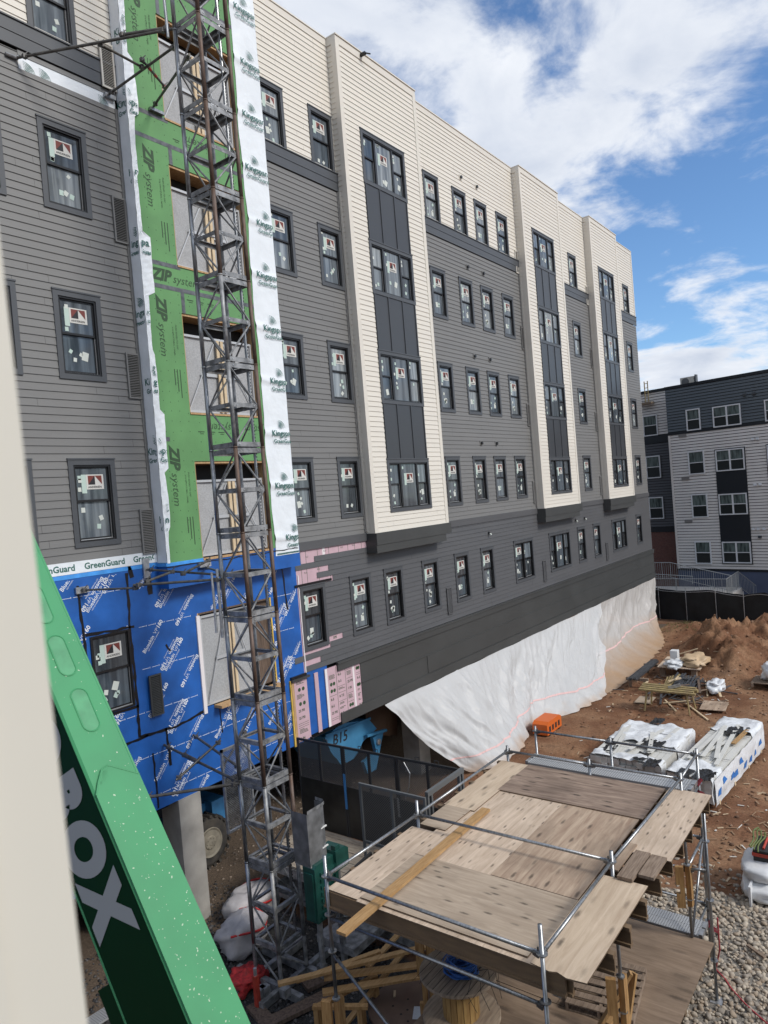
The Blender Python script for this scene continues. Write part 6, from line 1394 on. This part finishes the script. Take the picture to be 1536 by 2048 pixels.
# ================================================================== wrapped siding bundles on the red soil
M_PWRAP = mat('white_film_wrap', (.70, .72, .74), .35, var=.04, vs=3, bump=.9, bs=4, bdist=.05); M_PSID = mat('white_siding_plank', (.60, .595, .56), .5, var=.05, vs=2); M_BLK = mat('black_film', (.012, .012, .013), .28, bump=.8, bs=9, bdist=.04); M_BPR = mat('wrap_blue_print', (.03, .17, .50), .5)
def bundle(o, U, W, ln, wd, z0, z1, label, wrap, seed, nplank=9):
    r = random.Random(seed); o = Vector(o); t = thing('siding_bundle', label, 'siding bundle', tuple(o + U * ln / 2 + W * wd / 2), 'bundles of siding planks on the soil')
    for k in range(4): mb = MB(); mb.obox(o + U * (ln * (.06 + .29 * k)) + W * -.06 + Z * .02, U * .09, W * (wd + .12), Z * (z0 - .021)); mb.build('dunnage', M_STUD, t)
    mb = MB(); pw = wd / nplank
    for k in range(nplank):
        for l in range(3): mb.obox(o + U * r.uniform(-.10, .10) + W * (k * pw) + Z * (z0 + (z1 - z0) * l / 3 + .004), U * (ln + r.uniform(-.06, .12)), W * (pw - .012), Z * ((z1 - z0) / 3 - .008 + (.012 * r.random() if l == 2 else 0)))
    mb.build('planks', M_PSID, t)
    for a, b, side in wrap:
        mb = MB()
        def f(u, v):
            l = ln * (a + (b - a) * u); q = v * (wd + 2 * (z1 - z0)); h = z1 - z0
            if q < h: p = o + U * l + Z * (z0 + q) - W * .02
            elif q < h + wd: p = o + U * l + W * (q - h) + Z * (z1 + .03)
            else: p = o + U * l + W * (wd + .02) + Z * (z1 - (q - h - wd))
            k = mn.noise((l * 2.1 + seed, q * 2.1, 0)) + .5 * mn.noise((l * 5, q * 5 + seed, 2)); e = math.sin(math.pi * min(1, max(0, u))) ** .3
            return p + Z * (.085 * k + .035) * (1 if h < q < h + wd else .3) + (W * (-.04 * k) if q < h else W * 0) + U * (.10 * mn.noise((q * 3, seed, u)) * (1 - e))
        mb.grid(f, 30, 34); mb.build('film', M_PWRAP, t, smooth=True)
    mb = MB()
    for k in range(6):
        a = r.choice([w[0] for w in wrap] + [w[1] for w in wrap]) * ln + r.uniform(-.15, .15); q = r.uniform(.1, .9) * wd; c = o + U * a + W * q + Z * (z1 + .06)
        mb.grid(lambda u, v: c + U * ((u - .5) * .62 + .08 * mn.noise((v * 4, k, 0))) + W * ((v - .5) * .35 + .07 * mn.noise((u * 4, k, 3))) + Z * (.10 * abs(mn.noise((u * 3, v * 3, k * 2.2 + seed))) + .02), 8, 8)
    mb.build('torn_film', M_BLK, t, smooth=True)
    mb = MB()
    for q in range(5): mb.bar(o + U * (ln * r.uniform(.02, .3)) + W * (wd * r.uniform(.1, .9)) + Z * (z1 + .07 + .012 * q), o + U * (ln * r.uniform(.6, .95)) + W * (wd * r.uniform(.1, .9)) + Z * (z1 + .08 + .012 * q), .12, .011)
    mb.build('loose_planks', M_PSID, t); mb = MB()
    for a in (.3, .72): mb.obox(o + U * (ln * a) + W * -.03 + Z * (z1 + .052), U * .02, W * (wd + .06), Z * .004)
    mb.build('band', mat('steel_band', (.10, .10, .11), .4), t)
    return t, o
U = V(1, -.02, 0).normalized(); W = V(.02, 1, 0).normalized()
bundle((19.75, -6.62, .1), U, W, 3.3, 2.05, .10, .58, 'left siding bundle of loose white planks half covered by white film', [(.42, .98, 0), (-.02, .10, 0)], 4, 12)
t2, o2 = bundle((18.95, -8.10, .1), V(.995, -.075, 0).normalized(), V(.075, .995, 0).normalized(), 4.7, 1.15, .12, .74, 'right siding bundle wrapped in white film with blue print on its side', [(-.02, .20, 0), (.78, 1.06, 0)], 9, 6)
mb = MB(); Ub, Wb = V(.995, -.075, 0).normalized(), V(.075, .995, 0).normalized(); rr = random.Random(3)
def fs2(u, v): return o2 + Ub * (4.75 * u) - Wb * (.05 + .10 * v * (1 - v) + .03 * mn.noise((u * 12, v * 3, 1))) + Z * (.06 + .66 * (1 - v))
mb.grid(fs2, 40, 8)
for k in range(9):
    u0 = .04 + .10 * k + rr.uniform(-.02, .02); v0 = rr.uniform(.15, .6)
    mb.quad(fs2(u0, v0 + .25) - Wb * .012, fs2(u0 + rr.uniform(.03, .09), v0 + rr.uniform(.2, .35)) - Wb * .012, fs2(u0 + rr.uniform(.02, .08), v0) - Wb * .012, fs2(u0 + .01, v0 + .05) - Wb * .012, 1)
mb.build('film', [M_PWRAP, M_BPR], t2, smooth=True)
mb = MB(); mb.bar(o2 + Ub * 2.6 + Wb * .2 + Z * .83, o2 + Ub * 3.9 + Wb * .15 + Z * .84, .12, .03); tag(mb.build('timber_strip', M_BRD, None, loc=tuple(o2 + Ub * 3)), 'honey timber strip lying on the right siding bundle', 'timber')

# ================================================================== clutter in the yard behind
ht = thing('heater', 'orange site heater box tucked under the edge of the plastic sheet', 'heater', (23.0, -1.75, 0)); M_OR = mat('heater_orange', (.62, .13, .02), .45)
mb = MB(); mb.prism([(0, 0), (1.2, 0), (1.2, .36), (1.05, .44), (.15, .44), (0, .36)], (22.35, -2.05, .05), X, Z, (0, .55, 0)); mb.build('casing', M_OR, ht)
for x in (22.5, 23.3): mb = MB(); mb.box(x, x + .1, -2.05, -1.5, 0, .05); mb.build('foot', M_CHAS, ht)
mb = MB()
for k in range(4): mb.box(22.5 + k * .25, 22.62 + k * .25, -2.062, -2.05, .14, .32)
mb.build('grille', M_CHAS, ht)
# steel studs on bearers
M_STUDS = mat('dark_steel_stud', (.10, .105, .115), .45, metal=.6, var=.3, vs=9)
st = thing('steel_stud_bundle', 'long bundle of dark grey steel studs on timber bearers by the plastic sheet', 'steel studs', (30.3, -2.9, 0))
rr = random.Random(6); mb = MB()
for k in range(16): y = -2.75 - .045 * (k % 8) ; z = .42 + .05 * (k // 8); mb.bar((28.8 + rr.uniform(-.2, .2), y + rr.uniform(-.02, .02), z), (32.0 + rr.uniform(-.2, .2), y + .02, z + .02), .038, .04)
mb.build('studs', M_STUDS, st)
for x in (29.2, 31.6): mb = MB(); mb.box(x, x + .12, -3.4, -2.5, .28, .40); mb.build('bearer', M_OLDP, st); mb = MB(); mb.box(x, x + .1, -3.3, -3.2, 0, .28); mb.box(x, x + .1, -2.7, -2.6, 0, .28); mb.build('leg', M_OLDP, st)
t3 = thing('stud_offcuts', 'splayed pile of short grey studs and yellow timbers beside the sawhorse', 'offcuts', (29.2, -4.8, 0)); mb = MB()
for k in range(34): y = -4.35 - .9 * (k % 17) / 17; z = .12 + .07 * (k // 17) + rr.uniform(0, .1); mb.bar((28.4 + rr.uniform(-.25, .2), y + rr.uniform(-.1, .1), z), (30.0 + rr.uniform(-.3, .3), y + rr.uniform(-.15, .15), z + rr.uniform(.1, .3)), .05, .045)
mb.build('studs', M_STUDS, t3); mb = MB()
for k in range(5): mb.bar((28.4, -4.2 - .05 * k, .2 + .04 * k), (29.9, -4.0 - .12 * k, .35 + .04 * k), .06, .05)
mb.build('timbers', mat('yellow_timber', (.33, .255, .11), .8, col2=(.22, .16, .08), vs=6), t3)
mb = MB()
for k in range(60):
    x, y = rr.gauss(29.2, .9), rr.gauss(-4.4, .8); a = rr.uniform(0, 6.28); l = rr.uniform(.4, 1.5); z = rr.uniform(.08, .5) * math.exp(-((x - 29.2) ** 2 + (y + 4.4) ** 2) * .5) + .06; d = V(math.cos(a), math.sin(a), rr.uniform(-.18, .18)) * l / 2
    c0 = V(x, y, max(z, abs(d.z) + .04)); mb.bar(c0 - d, c0 + d, rr.uniform(.03, .09), rr.uniform(.015, .045), m=rr.choice((0, 0, 1, 2, 3)))
mb.build('mixed_offcuts', [M_STUDS, M_OLDP, M_STUD, M_OLDWOOD], t3)
sh = thing('sawhorse', 'yellow timber sawhorse table with tools on it in the yard', 'sawhorse', (26.9, -4.9, 0)); M_YT = MATS['yellow_timber']
for x, y in ((26.5, -4.2), (26.5, -5.6), (27.1, -4.2), (27.1, -5.6)): mb = MB(); mb.bar((x + (.12 if x > 26.8 else -.12), y + (.1 if y > -5 else -.1), 0), (x, y, .72), .05, .05); mb.build('leg', M_YT, sh)
for k in range(4): mb = MB(); mb.box(26.45 + .18 * k, 26.6 + .18 * k, -5.9 + .1 * (k % 2), -3.9, .72, .78 + .02 * k); mb.build('top_board', M_YT, sh)
mb = MB(); mb.bar((26.8, -4.9, .82), (26.9, -5.3, .95), .08, .1); tag(mb.build('circular_saw', M_GALV, None, loc=(26.85, -5.1, .82)), 'small grey power tool lying on the sawhorse', 'tool')
tw = thing('plywood_table', 'low plywood table on timber blocks at the foot of the soil mound', 'table', (31.8, -4.2, 0))
mb = MB(); mb.obox(V(31.0, -5.0, .45), V(1.9, .1, 0), V(-.1, 1.7, .02), Z * .03); mb.build('top', M_PALE, tw)
for x, y in ((31.15, -4.8), (31.2, -3.5), (32.7, -4.7)): mb = MB(); mb.box(x, x + .2, y, y + .2, 0, .45); mb.build('leg', M_OLDP, tw)
blob('crumpled_film', (31.9, -4.6, .62), (.75, .5, .22), mat('tan_film', (.50, .36, .22), .5, bump=.6, bs=5, bdist=.04), 'crumpled tan plastic film on the low plywood table', 'film', 4.4, .5)
blob('crumpled_film', (31.3, -3.9, .58), (.5, .35, .16), M_PWRAP, 'crumpled white film on the low plywood table', 'film', 9.1, .5)
mb = MB(); mb.box(32.0, 32.35, -3.85, -3.55, .48, .95); tag(mb.build('white_block', M_WF, None, loc=(32.1, -3.7, .48)), 'white box standing on the low plywood table', 'box')
blob('crumpled_film', (29.6, -5.9, .25), (.5, .3, .22), M_PWRAP, 'white and black film scrap heaped beside the stud pile', 'film', 2.2, .5)
mb = MB(); mb.obox(V(27.0, -6.75, .10), V(1.1, .1, .0), V(-.1, .85, 0), Z * .02); tag(mb.build('plywood_sheet', M_BRNP, None, loc=(27.4, -6.4, .1)), 'square brown plywood sheet lying on the soil beyond the siding bundles', 'plywood sheet')
mb = MB(); mb.obox(V(27.1, -4.1, .04), V(.9, .05, 0), V(-.05, .6, 0), Z * .02); tag(mb.build('plywood_sheet', M_TANP, None, loc=(27.4, -3.9, .04)), 'small tan plywood sheet on the soil next to the sawhorse', 'plywood sheet')
for i, (p, q, lb) in enumerate(((gz(1370, 1405, .05), gz(1416, 1440, .05), 'thin pale batten lying on the soil right of the sawhorse'), (gz(1330, 1400, .04), gz(1352, 1422, .04), 'short pale batten on the soil below the sawhorse'), (gz(1352, 1310, .45), gz(1396, 1297, .75), 'pale batten sticking out beyond the white box'), (gz(1410, 1350, .05), gz(1415, 1392, .05), 'curved yellow offcut standing out on dark soil'), (gz(1420, 1238, .9), gz(1475, 1280, .9), 'long grey stick lying down the soil mound'), (gz(1420, 1250, .5), gz(1455, 1248, .5), 'grey stick lying across the top of the soil mound'), (gz(1450, 1327, .3), gz(1515, 1335, .3), 'thin twig like batten on the flank of the mound'), (z_ := gz(1495, 1890, .08), gz(1530, 1915, .08), 'small pale stick lying on the gravel'))):
    board(p, q, .06, .035, M_STUD if i < 4 else M_OLDP, lb, 'batten', 'battens scattered in the yard', cat='batten')
for k in range(7): mb = MB(); a = gz(1500, 1280 + k * 2, .3); mb.tube(a, gz(1545, 1296 + k * 2, .3), .03, 6); tag(mb.build('conduit_pipe', mat('blue_grey_pipe', (.10, .15, .24), .5), None, loc=a), 'blue grey pipe in the bundle at the right edge beyond the mound', 'pipe', 'blue grey pipes at the right edge')
pl2 = thing('pallet', 'grey pallet holding a wrapped load at the right edge of the yard', 'pallet', (31, -7.8, 0)); o = V(30.3, -8.6, .05)
for k in range(6): mb = MB(); mb.box(30.35 + .2 * k, 30.5 + .2 * k, -8.6, -7.0, .27, .30); mb.build('deck_board', M_OLDP, pl2)
for y in (-8.6, -7.85, -7.1): mb = MB(); mb.box(30.3, 31.55, y, y + .08, .14, .269); mb.build('stringer', M_OLDP, pl2)
blob('wrapped_load', (31.0, -7.9, .62), (.55, .6, .36), M_PWRAP, 'grey film wrapped load sitting on the right hand pallet', 'load', 6.5, .3)
